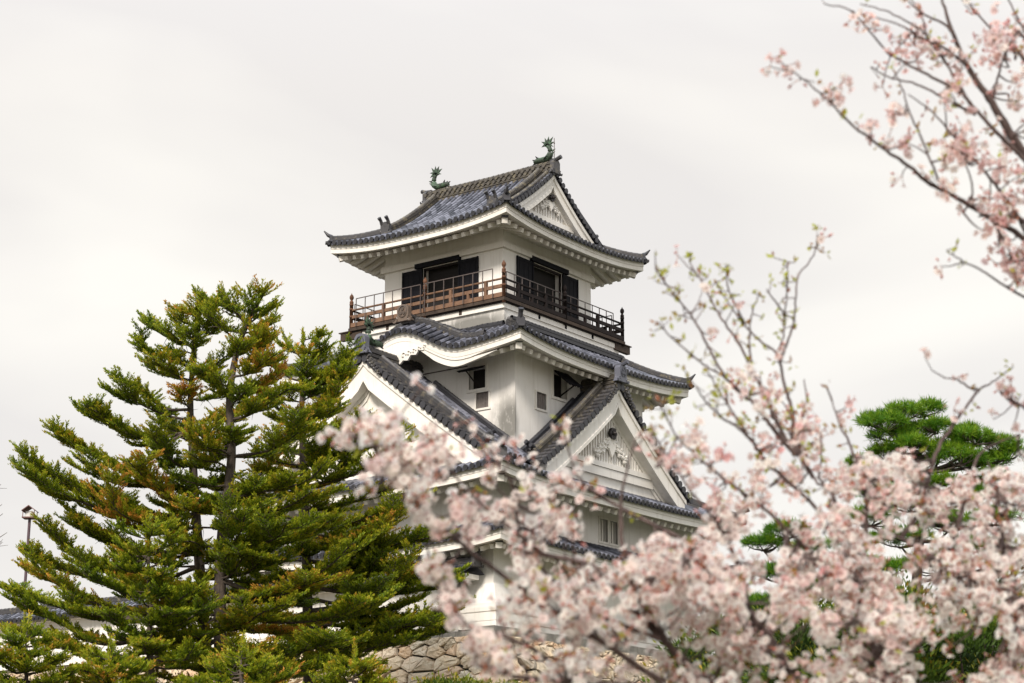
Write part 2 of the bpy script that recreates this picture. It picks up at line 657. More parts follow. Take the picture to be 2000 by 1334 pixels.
def onigawara(mb, c, out_, w_=0.7, h=0.7, th=0.2, emblem=True, horn=True, scrolls=True):
    """ridge-end tile: arched plate with crest ring, side scrolls and a round horn on top"""
    c = np.asarray(c, float)
    o = np.asarray(out_, float)
    o = o / np.linalg.norm(o)
    s = np.cross(UPZ, o)
    pl = [(-w_ * .62, 0), (-w_ * .46, h * .16), (-w_ * .40, h * .30), (-w_ * .40, h * .80), (-w_ * .26, h * .96), (0, h), (w_ * .26, h * .96), (w_ * .40, h * .80), (w_ * .40, h * .30), (w_ * .46, h * .16), (w_ * .62, 0)]
    mb.extrude(pl, c - o * th / 2, s, UPZ, o * th, 0.55)
    f = c + o * (th / 2)
    if emblem:
        k = f + UPZ * h * .56
        an = np.linspace(0, 2 * math.pi, 17)
        R = w_ * .27
        mb.tube([k + s * R * math.cos(a) + UPZ * R * 1.18 * math.sin(a) for a in an], w_ * .045, 5, 0.05)
        for j in range(3):
            a = math.pi / 2 + j * 2.0944
            q = k + s * R * .45 * math.cos(a) + UPZ * R * .55 * math.sin(a)
            mb.disc(q, o, R * .36, .07, 8, 0.15)
    if scrolls:
        for sg in (-1, 1):
            q = f + s * sg * w_ * .56 + UPZ * h * .10
            an = np.linspace(0, 4.5, 14)
            mb.tube([q + s * sg * (.17 - .028 * a) * w_ * math.cos(a + 2.2) * 1.3 + UPZ * (.17 - .028 * a) * w_ * math.sin(a + 2.2) * 1.3 for a in an], w_ * .055, 5, 0.3)
    if horn:
        b = c + UPZ * h * .98
        mb.tube([b - o * .25, b + o * th * .5 + UPZ * .03, b + o * (th * .5 + .24) + UPZ * .11], [.09, .095, .10], 8, 0.3)


def lift_fn(u, Lf, p=3.0):
    return Lf * np.abs(np.clip(u, -1, 1)) ** p


class Roof:
    """a ring of four roof slopes round a wall, eave rectangle R=(x0,x1,y0,y1)"""

    def __init__(self, R, ze, rise, Lf, dmax, p=3.0, bumpf=None):
        self.R, self.ze, self.rise, self.Lf, self.dmax, self.p, self.bumpf = R, ze, rise, Lf, dmax, p, bumpf

    def rng(self, side):
        x0, x1, y0, y1 = self.R
        return (y0, y1) if side in 'LB' else (x0, x1)

    def P(self, side, s, d, dz=0.0):
        x0, x1, y0, y1 = self.R
        s = np.asarray(s, float)
        d = np.asarray(d, float)
        a, b = self.rng(side)
        u = (2 * s - a - b) / (b - a)
        fade = np.clip(1 - d / 2.6, 0, 1)
        z = self.ze + lift_fn(u, self.Lf, self.p) * fade + self.rise(d) + dz
        if self.bumpf is not None and side == 'L':
            bz = self.bumpf(s)
            z = np.maximum(z, self.ze + lift_fn(u, self.Lf, self.p) * fade + bz + self.rise(np.minimum(d, 1.0 + np.clip(1.2 * (1 - bz / .6), 0, 1.6))) + dz)
        xy = {'L': (x0 + d, s), 'B': (x1 - d, s), 'R': (s, y0 + d), 'A': (s, y1 - d)}[side]
        o = np.broadcast_arrays(xy[0], xy[1], z)
        return np.stack(o, -1)

    def dlim(self, side, s):
        a, b = self.rng(side)
        return max(0.0, min(self.dmax[side](s) if callable(self.dmax[side]) else self.dmax[side], s - a, b - s))

    nrm = {'L': np.array([-1., 0, 0]), 'B': np.array([1., 0, 0]), 'R': np.array([0, -1., 0]), 'A': np.array([0, 1., 0])}
    alg = {'L': np.array([0, 1., 0]), 'B': np.array([0, 1., 0]), 'R': np.array([1., 0, 0]), 'A': np.array([1., 0, 0])}

    def tiles(self, mb, side, sp=0.31, r=0.085, clip=None, tl=0.34, capmb=None):
        a, b = self.rng(side)
        n = int(round((b - a) / sp))
        es = np.linspace(a, b, n + 1)
        for i in range(n):
            rows = 12
            q = []
            for t in np.linspace(0, 1, rows):
                q.append([self.P(side, es[i], t * self.dlim(side, es[i])), self.P(side, (es[i] + es[i + 1]) / 2, t * self.dlim(side, (es[i] + es[i + 1]) / 2), -.02), self.P(side, es[i + 1], t * self.dlim(side, es[i + 1]))])
            mb.grid(np.array(q), 0.10 + .25 * RNG.random((rows - 1) * 2))
        lip = []
        for i in range(2 * n + 1):
            s = a + (b - a) * i / (2 * n)
            d0 = -.025
            lip.append([self.P(side, s, d0, .03), self.P(side, s, d0, -.115 if i % 2 == 0 else -.05)])
        mb.grid(np.array(lip), .12)
        for s in es[:-1] + (b - a) / n / 2:
            dm = self.dlim(side, s)
            if dm < .12:
                continue
            k = max(2, int(round(dm / tl)) + 1)
            ds = np.linspace(-0.05, dm, k)
            pts = self.P(side, np.full(k, s), ds, 0.03)
            if clip is not None:
                keep = [j for j in range(k) if not clip(*pts[j])]
                if len(keep) < 2:
                    continue
                pts = pts[keep[0]:keep[-1] + 1]
            tile_column(mb, pts, self.alg[side], r, True, None, capmb)

    def eave(self, mb, side, h=0.36, mat=0, n=60, inset=0.10, drop=0.10):
        """white plastered eave board in two steps under the tile edge"""
        a, b = self.rng(side)
        x = np.linspace(a + inset, b - inset, n)
        for (d0, d1, za, zb, tn) in ((inset, inset + .22, -.03, -drop - h * .42, .6), (inset + .035, inset + .22, -drop - h * .42, -drop - h * .47, .1), (inset + .015, inset + .22, -drop - h * .47, -drop - h, .55)):
            xs = np.linspace(a + d0, b - d0, n)
            xi = np.linspace(a + d1, b - d1, n)
            Q = np.stack([self.P(side, xs, np.full(n, d0), za - self.rise(d0)), self.P(side, xs, np.full(n, d0), zb - self.rise(d0)), self.P(side, xi, np.full(n, d1), zb - self.rise(d1)), self.P(side, xi, np.full(n, d1), za - self.rise(d1))], 1)
            mb.grid(Q, tn, mat, True)

    def soffit(self, mb, side, dw, zd, zw, n=48, d0=0.28):
        """plastered underside from the eave board to the wall"""
        a, b = self.rng(side)
        rows = []
        for t in np.linspace(0, 1, 7):
            d = d0 + (dw - d0) * t
            xs = np.linspace(a + d, b - d, n)
            P0 = self.P(side, xs, np.full(n, d), 0)
            flatz = P0[:, 2] - self.rise(d)
            P0[:, 2] = flatz + zd + (zw - zd) * t
            rows.append(P0)
        mb.grid(np.array(rows), .5)

    def rafter_ends(self, side, sp, dw, zd, zw, dfront=0.42, skip=None):
        """(outer, inner) points of each rafter under the soffit"""
        a, b = self.rng(side)
        n = int(round((b - a - 2 * dfront - .3) / sp))
        res = []
        for s in np.linspace(a + dfront + .35, b - dfront - .35, n + 1):
            if skip and skip(s):
                continue
            din = min(dw, s - a - .02, b - s - .02)
            if din <= dfront + .1:
                continue
            o = []
            for d in (dfront, din):
                t = (d - .28) / (dw - .28)
                P0 = self.P(side, s, d, 0)
                P0 = np.array(P0, float)
                P0[2] = P0[2] - float(self.rise(d)) + zd + (zw - zd) * t
                o.append(P0)
            res.append(o)
        return res

    def hip_path(self, ca, cb, upto, dz=0.0, start=0.0):
        """from the corner shared by sides ca, cb up the hip"""
        side, other = ca, cb
        a, b = self.rng(side)
        low = {'L': 'R', 'R': 'L', 'A': 'L', 'B': 'R'}
        at_low = (other == {'L': 'R', 'B': 'R', 'R': 'L', 'A': 'L'}[side])
        ds = np.linspace(start, upto, 12)
        s = a + ds if at_low else b - ds
        return self.P(side, s, ds, dz)


def straight_wall(mb, R, z0, z1):
    x0, x1, y0, y1 = R
    mb.box((x0, y0, z0), (x1, y1, z1))


# ================================================================== the castle keep
keep = thing('castle_keep', 'white plastered castle keep with stacked grey tiled roofs and wooden balcony', 'castle', (3.36, 3.36, 10.1))

W1 = (0.0, 6.74, 0.0, 6.70)          # top storey
W2 = (-0.99, 7.80, -0.80, 7.52)      # under the balcony
W3 = (-1.54, 8.20, -1.77, 8.40)      # storey between the two middle roofs
W4 = (-4.10, 10.90, -2.60, 9.40)     # wide storey below the big gables
W5 = (-4.12, 10.95, -2.62, 9.45)     # ground storey


def wall_ring(mb, R, z0, z1, holes):
    """four walls with real rectangular openings: holes = {side: [(s0, s1, za, zb)]}, 0.35 m deep reveals, dark room behind"""
    x0, x1, y0, y1 = R
    for side in 'LRBA':
        a, b = (y0, y1) if side in 'LB' else (x0, x1)
        hs = sorted(holes.get(side, []))
        f = {'L': lambda s, z, e=0: (x0 + e, s, z), 'B': lambda s, z, e=0: (x1 - e, s, z), 'R': lambda s, z, e=0: (s, y0 + e, z), 'A': lambda s, z, e=0: (s, y1 - e, z)}[side]

        def quad(s0, s1, za, zb):
            if s1 - s0 > 1e-4 and zb - za > 1e-4:
                mb.add([f(s0, za), f(s1, za), f(s1, zb), f(s0, zb)], [(0, 1, 2, 3)])
        cuts = sorted({a, b} | {h[0] for h in hs} | {h[1] for h in hs})
        for s0, s1 in zip(cuts[:-1], cuts[1:]):
            inside = sorted([h for h in hs if h[0] <= s0 + 1e-6 and h[1] >= s1 - 1e-6], key=lambda h: h[2])
            z = z0
            for h in inside:
                quad(s0, s1, z, h[2])
                z = h[3]
            quad(s0, s1, z, z1)
        for (s0, s1, za, zb) in hs:
            e = .35
            for (p, q) in (((s0, za), (s1, za)), ((s1, za), (s1, zb)), ((s1, zb), (s0, zb)), ((s0, zb), (s0, za))):
                mb.add([f(*p), f(*q), f(q[0], q[1], e), f(p[0], p[1], e)], [(0, 1, 2, 3)])
            mb.add([f(s0, za, e), f(s1, za, e), f(s1, zb, e), f(s0, zb, e)], [(0, 1, 2, 3)], .5, 1)


H1 = {'L': [(2.42, 4.45, 24.5, 26.95)], 'R': [(2.14, 4.40, 24.5, 26.98)]}
mb = MB()
wall_ring(mb, W1, 24.46, 28.5, H1)
o = mb.build('wall', [M_wall, M_dark], keep)
mb = MB()
for (z0, z1, e) in ((27.10, 27.34, .15), (27.34, 27.42, .10)):
    x0, x1, y0, y1 = W1
    mb.box((x0 - e, y0 - e, z0), (x1 + e, y1 + e, z1))
mb.build('cornice', M_trim, o)
mb = MB()
wall_ring(mb, W2, 21.8, 24.30, {})
o = mb.build('wall', [M_wall_base, M_dark], keep)
mb = MB()
x0, x1, y0, y1 = W2
mb.box((x0 - .10, y0 - .06, 24.02), (x1 + .08, y1 + .08, 24.24))
mb.build('cornice', M_trim, o)
H3 = {'L': [(-.25, .62, 20.52, 21.42), (-.42, .24, 19.66, 20.34)], 'R': [(1.18, 2.18, 20.45, 21.55), (-.06, .64, 19.72, 20.42)]}
mb = MB()
wall_ring(mb, W3, 15.6, 22.6, H3)
mb.build('wall', [M_wall_mid, M_dark], keep)
H4 = {'R': [(3.35, 3.95, 14.45, 15.42), (4.12, 4.72, 14.45, 15.42)]}
mb = MB()
wall_ring(mb, W4, 13.2, 16.6, H4)
mb.build('wall', [M_wall, M_dark], keep)
H5 = {'R': [(1.36, 1.82, 11.85, 12.45), (1.98, 2.44, 11.85, 12.45)]}
mb = MB()
wall_ring(mb, W5, 10.15, 13.9, H5)
mb.build('wall', [M_wall, M_dark], keep)

# ---------- windows of the middle storey
def win_frame(parent, side, s0, s1, za, zb, plane, t=.10, proud=.06):
    q = MB()
    f = (lambda s, z, e: (plane - e, s, z)) if side == 'L' else (lambda s, z, e: (s, plane - e, z))
    for (a, b, c, d) in ((s0 - t, s1 + t, zb, zb + t), (s0 - t * 1.4, s1 + t * 1.4, za - t * 1.3, za), (s0 - t, s0, za, zb), (s1, s1 + t, za, zb)):
        q.box(f(a, c, -.05), f(b, d, proud))
    return q.build('frame', M_trim, parent)


def window(side, s0, s1, za, zb, plane, kind):
    f = (lambda s, z, e: (plane - e, s, z)) if side == 'L' else (lambda s, z, e: (s, plane - e, z))
    q = MB()
    if kind == 'boarded':
        n = 9
        for k in range(n):
            a = s0 + (s1 - s0) * k / n
            b = s0 + (s1 - s0) * (k + 1) / n
            q.box(f(a + .006, za, -.12), f(b - .006, zb, -.06 + .008 * (k % 2)))
        wn = q.build('window', M_grey_wood, keep)
        win_frame(wn, side, s0, s1, za, zb, plane, .07, .05)
    elif kind == 'awning':
        q.box(f(s0 + .01, za + .01, -.30), f(s1 - .01, zb - .01, -.27))
        wn = q.build('window', M_dark, keep)
        win_frame(wn, side, s0, s1, za, zb, plane, .09, .05)
        sh = MB()
        ln = (zb - za) * .95
        ang = 1.22 if side == 'L' else .85
        a0 = np.array(f(s0, zb + .01, .06))
        a1 = np.array(f(s1, zb + .01, .06))
        dv = np.array(f(0, -math.cos(ang), math.sin(ang))) - np.array(f(0, 0, 0))
        nv = np.array(f(0, math.sin(ang), math.cos(ang))) - np.array(f(0, 0, 0))
        c = [a0, a1, a1 + dv * ln, a0 + dv * ln]
        c2 = [p + nv * .05 for p in c]
        sh.add(c + c2, [(0, 1, 2, 3), (7, 6, 5, 4), (0, 4, 5, 1), (1, 5, 6, 2), (2, 6, 7, 3), (3, 7, 4, 0)])
        for k in range(5):
            t = (k + .5) / 5
            p = a0 * (1 - t) + a1 * t
            sh.bar(p - nv * .02, p + dv * ln - nv * .02, .03, .04, nv)
        sh.build('shutter', M_black_wood, wn)
        st = MB()
        mid = (a0 + a1) / 2
        st.bar(np.array(f((s0 + s1) / 2 - .05, za + .05, .0)), mid + dv * ln * .92 - nv * .02, .045, .045, (0.3, .5, .8))
        st.build('prop_stick', M_rail_dark, wn)
    else:
        q.box(f(s0 + .01, za + .01, -.32), f(s1 - .01, zb - .01, -.29))
        wn = q.build('window', M_dark, keep)
        win_frame(wn, side, s0, s1, za, zb, plane, .07, .05)
        lt = MB()
        for k in range(2):
            s = s0 + (s1 - s0) * (k + 1) / 3
            lt.box(f(s - .05, za, -.22), f(s + .05, zb, -.10))
        lt.build('mullion', M_trim, wn)
    return wn


window('L', -.25, .62, 20.52, 21.42, W3[0], 'awning')['label'] = 'window with shutter propped open above it'
window('L', -.42, .24, 19.66, 20.34, W3[0], 'boarded')['label'] = 'small boarded window under the propped shutter'
window('R', 1.18, 2.18, 20.45, 21.55, W3[2], 'awning')
window('R', -.06, .64, 19.72, 20.42, W3[2], 'boarded')
for h in H4['R']:
    window('R', *h, W4[2], 'barred')
for h in H5['R']:
    window('R', *h, W5[2], 'barred')

# ---------- doorways of the top storey
def doorway(side, plane, p1, op, p2, lin, zt):
    f = (lambda s, z, e: (plane - e, s, z)) if side == 'L' else (lambda s, z, e: (s, plane - e, z))
    q = MB()
    q.box(f(lin[0], zt + .02, .03), f(lin[1], zt + .24, .16))
    dw = q.build('doorway', M_black_wood, keep)
    for (a, b) in (p1, p2):
        d = MB()
        n = 7
        for k in range(n):
            u0, u1 = a + (b - a) * k / n, a + (b - a) * (k + 1) / n
            d.box(f(u0 + .004, 24.5, .02), f(u1 - .004, zt + (-.0), .06 + .008 * (k % 2)))
        for zz in (24.62, 25.5, zt - .14):
            d.box(f(a, zz, .07), f(b, zz + .10, .085))
        for e in (a, b - .06):
            d.box(f(e, 24.5, .07), f(e + .06, zt, .10))
        d.build('door_panel', M_black_wood, dw)
    r = MB()
    for e in (op[0], op[1] - .08):
        r.box(f(e, 24.5, -.10), f(e + .08, zt, -.02))
    r.box(f(op[0], zt - .10, -.10), f(op[1], zt, -.02))
    r.build('door_frame', M_rail_dark, dw)


doorway('L', W1[0], (1.32, 2.42), (2.42, 4.45), (4.45, 5.62), (2.30, 4.85), 26.95)
doorway('R', W1[2], (.93, 2.14), (2.14, 4.40), (4.40, 5.61), (1.93, 4.77), 26.98)

# ---------- balcony
BX0, BX1, BY0, BY1 = -1.16, 7.98, -0.90, 7.66
ZD = 24.44
mb = MB()
mb.box((BX0 - .09, BY0 - .09, 24.30), (BX1 + .09, BY1 + .09, ZD))
bal = mb.build('balcony', M_deck, keep)
mb = MB()
mb.box((BX0 - .02, BY0 - .02, 24.245), (BX1 + .02, BY1 + .02, 24.298))
mb.build('deck_edge', M_rail_dark, bal)
for p, q in (((BX0 + .10, BY1 - .6, 24.12), (BX0 + .10, BY1 + .62, 24.12)), ((BX1 - .6, BY0 + .10, 24.12), (BX1 + .62, BY0 + .10, 24.12))):
    mb = MB()
    mb.bar(p, q, .20, .34)
    p2, q2 = np.array(p) + (0, 0, .20), np.array(q) + (0, 0, .20)
    d = (q2 - p2) / np.linalg.norm(q2 - p2)
    mb.bar(p2 + d * .68, q2 + d * .08, .30, .045)
    mb.build('beam_end', M_deck, bal)
for s in (1.4, 3.4, 5.5):
    for f in ((s, BY0 + .04, 24.06, s + .16, W2[2], 24.24), (BX0 + .06, s, 24.06, W2[0], s + .16, 24.24)):
        mb = MB()
        mb.box(f[:3], f[3:])
        mb.build('bracket', M_deck, bal)


def post(x, y, mat, zt=25.74):
    q = MB()
    q.lathe((x, y, 0), [(0, ZD - .22), (.085, ZD - .22), (.085, zt - .12), (.088, zt - .12), (.088, zt - .10), (.095, zt - .06), (.08, zt - .04), (.06, zt), (.045, zt + .03), (.07, zt + .06), (.098, zt + .12), (.10, zt + .17), (.08, zt + .24), (.03, zt + .29), (.012, zt + .35), (0, zt + .36)], 10)
    for z in (24.95, 25.30, zt - .22):
        q.lathe((x, y, 0), [(.09, z), (.097, z + .01), (.097, z + .07), (.09, z + .08)], 10)
    q.build('post', mat, bal, True)


def rail(p, q, mat, postmat):
    """one side of the balustrade between corner posts p and q (2-D)"""
    p, q = np.array([*p, 0.]), np.array([*q, 0.])
    d = (q - p) / np.linalg.norm(q - p)
    ln = np.linalg.norm(q - p)
    nrm = np.cross(d, UPZ)
    r = MB()
    r.bar(p + UPZ * (ZD + .13), q + UPZ * (ZD + .13), .15, .19)
    r.bar(p + UPZ * (ZD + .52), q + UPZ * (ZD + .52), .09, .15)
    r.tube([p + UPZ * (ZD + .84), q + UPZ * (ZD + .84)], .048, 8)
    n = 9
    for k in range(1, n):
        if k == 5 or k == 4:
            continue
        c = p + d * ln * k / n
        big = k % 2 == 1
        r.bar(c + UPZ * (ZD + .22), c + UPZ * (ZD + (.80 if big else .45)), .13 if big else .11, .13 if big else .11, d)
    r.build('railing', mat, bal)
    s = MB()
    i = p - nrm * .20 + d * .45
    j = q - nrm * .20 - d * .45
    half = [(i, p + d * (ln / 2 - .12) - nrm * .20), (p + d * (ln / 2 + .12) - nrm * .20, j)]
    for a, b in half:
        s.bar(a + UPZ * (ZD + 1.28), b + UPZ * (ZD + 1.28), .035, .035)
        m_ = 7
        for k in range(m_ + 1):
            c = a + (b - a) * k / m_
            s.bar(c + UPZ * ZD, c + UPZ * (ZD + 1.28), .03, .03, d)
    s.build('safety_rail', M_steel, bal)


rail((BX0, BY0), (BX0, BY1), M_rail, M_rail)
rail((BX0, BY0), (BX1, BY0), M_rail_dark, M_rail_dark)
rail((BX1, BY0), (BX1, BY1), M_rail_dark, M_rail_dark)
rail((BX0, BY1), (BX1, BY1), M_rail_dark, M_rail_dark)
M_post = wood_mat('old_post_wood', (0.055, 0.028, 0.020), (0.20, 0.10, 0.060))
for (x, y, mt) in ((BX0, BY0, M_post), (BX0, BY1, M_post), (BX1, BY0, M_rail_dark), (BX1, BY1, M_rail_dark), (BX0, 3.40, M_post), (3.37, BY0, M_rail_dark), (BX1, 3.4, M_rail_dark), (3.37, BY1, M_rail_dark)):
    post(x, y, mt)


# ---------- gable trim shared by the three gables
class Gable:
    """gable in the plane normal to axis 'x' or 'y': u runs along the plane, prof(u) is the roof top above it"""

    def __init__(self, axis, plane, uc, hw, prof):
        self.axis, self.plane, self.uc, self.hw, self.prof = axis, plane, uc, hw, prof

    def p(self, u, z, e=0.0):
        return np.array((self.plane - e, self.uc + u, z) if self.axis == 'x' else (self.uc + u, self.plane - e, z))

    def board(self, mb, ztop, zbot, e0, e1, hw=None, n=22, tone=.5):
        hw = hw or self.hw
        us = np.linspace(-hw, hw, 2 * n + 1)
        Q = []
        for u in us:
            z = self.prof(abs(u))
            sl = math.hypot(1, (self.prof(abs(u) + .05) - self.prof(max(0, abs(u) - .05))) / .1)
            Q.append([self.p(u, z + ztop * sl, e0), self.p(u, z + zbot * sl, e0), self.p(u, z + zbot * sl, e1), self.p(u, z + ztop * sl, e1)])
        mb.grid(np.array(Q), tone, 0, True)
        mb.add(Q[0], [(0, 1, 2, 3)], tone)
        mb.add(Q[-1], [(3, 2, 1, 0)], tone)


def carved_pendant(mb, g, z, sc, e):
    """white carved plaster pendant: two fans of curls either side of a drooping centre leaf"""
    rg = random.Random(3)
    for sg in (-1, 1):
        for k in range(9):
            t = k / 8
            u = sg * sc * (.16 + .95 * t)
            zz = z - sc * (.50 + .62 * t + .12 * math.sin(k * 2.1))
            R = sc * (.15 - .05 * t)
            an = np.linspace(0, 4.6, 11)
            mb.tube([g.p(u + sg * (R * (1 - .13 * a)) * math.cos(a + 1.2), zz + (R * (1 - .13 * a)) * math.sin(a + 1.2), e + .03 + .02 * rg.random()) for a in an], [sc * .05] * 11, 5)
            mb.disc(g.p(u, zz, e), g.p(0, 0, 1) - g.p(0, 0, 0), R * 1.2, .08, 9)
    mb.extrude([(-.22 * sc, -.35 * sc), (0, -.22 * sc), (.22 * sc, -.35 * sc), (.26 * sc, -.7 * sc), (.12 * sc, -.95 * sc), (0, -1.12 * sc), (-.12 * sc, -.95 * sc), (-.26 * sc, -.7 * sc)], g.p(0, z, e - .02), g.p(1, 0) - g.p(0, 0), UPZ, (g.p(0, 0, 1) - g.p(0, 0, 0)) * .10)


def rosette(mb, g, z, r, e):
    o = g.p(0, 0, 1) - g.p(0, 0, 0)
    c = g.p(0, z, e)
    mb.disc(c, o, r * .95, .10, 6, .5)
    for k in range(6):
        a = k * math.pi / 3
        mb.disc(g.p(r * .62 * math.cos(a), z + r * .62 * math.sin(a), e + .05), o, r * .42, .09, 8, .4)
    mb.tube([c, c + o * .12, c + o * .24], [r * .42, r * .36, r * .12], 8, .6)


def gable_part(g, wall_back, bars, base_z, pend, ros_z, ros_r, barge_h, board_lab=None, bar_lo=None):
    """gable wall with its bargeboard, lattice bars, pendant and rosette"""
    q = MB()
    n = 18
    us = np.linspace(-g.hw + .15, g.hw - .15, 2 * n + 1)
    top = [g.p(u, max(base_z + .01, g.prof(abs(u)) - .35), -wall_back) for u in us]
    bot = [g.p(u, base_z, -wall_back) for u in us]
    q.grid(np.array([bot, top]))
    gb = q.build('gable', M_trim, keep)
    q = MB()
    g.board(q, -.14, -.14 - .16, .0, -wall_back, tone=.6)
    g.board(q, -.29, -.29 - barge_h, -.07, -wall_back, g.hw - .04)
    g.board(q, -.29 - barge_h + .10, -.29 - barge_h - .03, -.035, -.10, g.hw - .06)
    q.build('bargeboard', M_trim, gb)
    q = MB()
    off = .29 + barge_h
    g.board(q, -off, -off - .14, -wall_back + .10, -wall_back - .02, g.hw - .45)
    if pend > .8:
        g.board(q, -off - .16, -off - .30, -wall_back + .06, -wall_back - .02, g.hw - .8)
    q.build('inner_moulding', M_trim, gb)
    q = MB()
    lo = bar_lo if bar_lo is not None else base_z
    sp = .20 if bars else 0
    if bars:
        k = int(g.hw / sp)
        for i in range(-k, k + 1):
            u = i * sp
            zt = g.prof(abs(u)) - (off + .22) * 1.25
            if zt > lo + .12:
                q.box(g.p(u - .05, lo, -wall_back + .11), g.p(u + .05, zt, -wall_back - .0))
        q.build('lattice', M_trim, gb)
        q = MB()
        bw = 0
        while g.prof(bw) - (off + .1) > lo and bw < g.hw:
            bw += .05
        q.box(g.p(-bw - .1, lo - .22, -wall_back + .16), g.p(bw + .1, lo, -wall_back - .0))
        q.box(g.p(-bw - .3, lo - .60, -wall_back + .12), g.p(bw + .3, lo - .24, -wall_back - .0))
        q.build('base_board', M_trim, gb)
    q = MB()
    carved_pendant(q, g, ros_z + pend * .15, pend, -wall_back + .17)
    q.build('pendant', M_trim, gb)
    q = MB()
    rosette(q, g, ros_z, ros_r, -wall_back + .24)
    q.build('rosette', M_bronze, gb)
    return gb


def verge_tiles(mb, g, length, hw=None, r=0.10, sp=.30, capmb=None, dz=.02):
    """short rows of round tiles laid across the verge, their ends facing out"""
    hw = hw or g.hw
    o = g.p(0, 0, 1) - g.p(0, 0, 0)
    for sg in (-1, 1):
        u = .16
        while u < hw + .12:
            z = g.prof(u) + dz
            sl = (g.prof(u + .05) - g.prof(max(0, u - .05))) / (.05 + min(.05, u))
            sdv = (g.p(sg, sl) - g.p(0, 0))
            sdv /= np.linalg.norm(sdv)
            a = g.p(sg * u, z, .06)
            pts = [a, a - o * length * .5, a - o * length]
            tile_column(mb, pts, sdv, r, True, .25, capmb)
            u += sp / math.hypot(1, sl)


# ---------- roof of the top storey (hip-and-gable)
R1 = (-2.03, 8.91, -1.70, 8.42)
C1 = (R1[0] + R1[1]) / 2
rise1 = lambda d: 0.40 * np.asarray(d, float) + 0.046 * np.asarray(d, float) ** 2
ZE1 = 27.98
YG0, YG1 = -0.30, 7.02
hw1 = (R1[1] - R1[0]) / 2


def dm_side(s):
    return hw1 if YG0 - .02 <= s <= YG1 + .02 else (s - R1[2] if s < YG0 else R1[3] - s)


class TopRoof(Roof):
    def dlim(self, side, s):
        a, b = self.rng(side)
        if side in 'LB':
            if YG0 <= s <= YG1:
                return hw1
            return max(0, min(s - a, b - s))
        return max(0, min((YG0 - R1[2]) + .45, s - a, b - s))


t1 = TopRoof(R1, ZE1, rise1, 0.42, None, 2.6)
rt, rc = MB(), MB()
for sd_ in 'LRBA':
    t1.tiles(rt, sd_, .315, .088, None, .34, rc)
roof1 = rt.build('roof', M_tile, keep)
rc.build('eave_tile', M_tile_dark, roof1)
g1 = Gable('y', YG0, C1, 4.25, lambda u: ZE1 + float(rise1(hw1 - u)))
g1b = Gable('y', YG1, C1, 4.25, lambda u: ZE1 + float(rise1(hw1 - u)))
q, qc = MB(), MB()
verge_tiles(q, g1, .62, 4.45, .10, .30, qc)
v1 = q.build('verge_tile_row', M_tile_ridge, roof1)
qc.build('verge_tile', M_tile_dark, roof1)
q = MB()
g1b_o = MB()
for u0 in np.arange(.16, 4.3, .26):
    for sg in (-1, 1):
        z = g1b.prof(u0) + .02
        tile_column(g1b_o, [np.array((C1 + sg * u0, YG1 + .06, z)), np.array((C1 + sg * u0, YG1 - .6, z))], np.array((sg * .8, 0, -.6)), .10, True, .25)
g1b_o.build('verge_tile_row', M_tile_ridge, roof1)
q = MB()
us = np.linspace(-4.2, 4.2, 30)
q.grid(np.array([[(C1 + u, YG1 - .4, 28.5) for u in us], [(C1 + u, YG1 - .4, max(28.52, g1b.prof(abs(u)) - .1)) for u in us]]))
q.build('gable', M_trim, keep)
gable_part(g1, .40, True, 28.6, .62, 30.30, .17, .34, bar_lo=29.35)
zr = ZE1 + float(rise1(hw1))
q = MB()
rh = ridge(q, [(C1, YG0 - .02, zr - .05), (C1, (YG0 + YG1) / 2, zr - .10), (C1, YG1 + .02, zr - .05)], .50, 5, .085, .12)
for k in np.arange(YG0 + .25, YG1, .30):
    for sg in (-1, 1):
        for zz in (.16, .33):
            q.disc((C1 + sg * .25, k + (.15 if zz > .2 else 0), zr - .05 + zz), (sg, 0, 0), .085, .05, 8, .5)
q.build('main_ridge', M_tile_moss, roof1)
q = MB()
onigawara(q, (C1, YG0 - .06, zr - .12), (0, -1, 0), .62, .66, .2, False, True)
q.build('ridge_end_tile', M_tile_ridge, roof1)
q = MB()
onigawara(q, (C1, YG1 + .06, zr - .12), (0, 1, 0), .62, .66, .2, False, True)
q.build('ridge_end_tile', M_tile_ridge, roof1)
# descending ridges beside the gables
for yk in (YG0 + .62, YG1 - .62):
    for sg in (-1, 1):
        side = 'L' if sg < 0 else 'B'
        ds = np.linspace(hw1 - .15, 1.75, 14)
        q = MB()
        pth = t1.P(side, np.full(14, yk), ds, .02)
        ridge(q, pth, .34, 3, .075, .10)
        q.build('descending_ridge', M_tile_moss, roof1)
        q = MB()
        e = pth[-1]
        nn = Roof.nrm[side]
        onigawara(q, e + nn * .08, nn, .62, .56, .18, False, False)
        for hy in (-.20, .20):
            k_ = e + nn * .12 + np.array((0, hy, .46))
            q.tube([k_, k_ + nn * .08 + UPZ * .16, k_ + nn * .22 + UPZ * .28], [.085, .075, .09], 8, .2)
        q.build('ridge_end_tile', M_tile_ridge, roof1)
# second smaller ridge nearer the verge
for sg in (-1, 1):
    side = 'L' if sg < 0 else 'B'
    ds = np.linspace(hw1 - .15, 1.5, 14)
    q = MB()
    ridge(q, t1.P(side, np.full(14, YG0 + .22), ds, .0), .20, 1, .06, .085)
    q.build('descending_ridge', M_tile_moss, roof1)
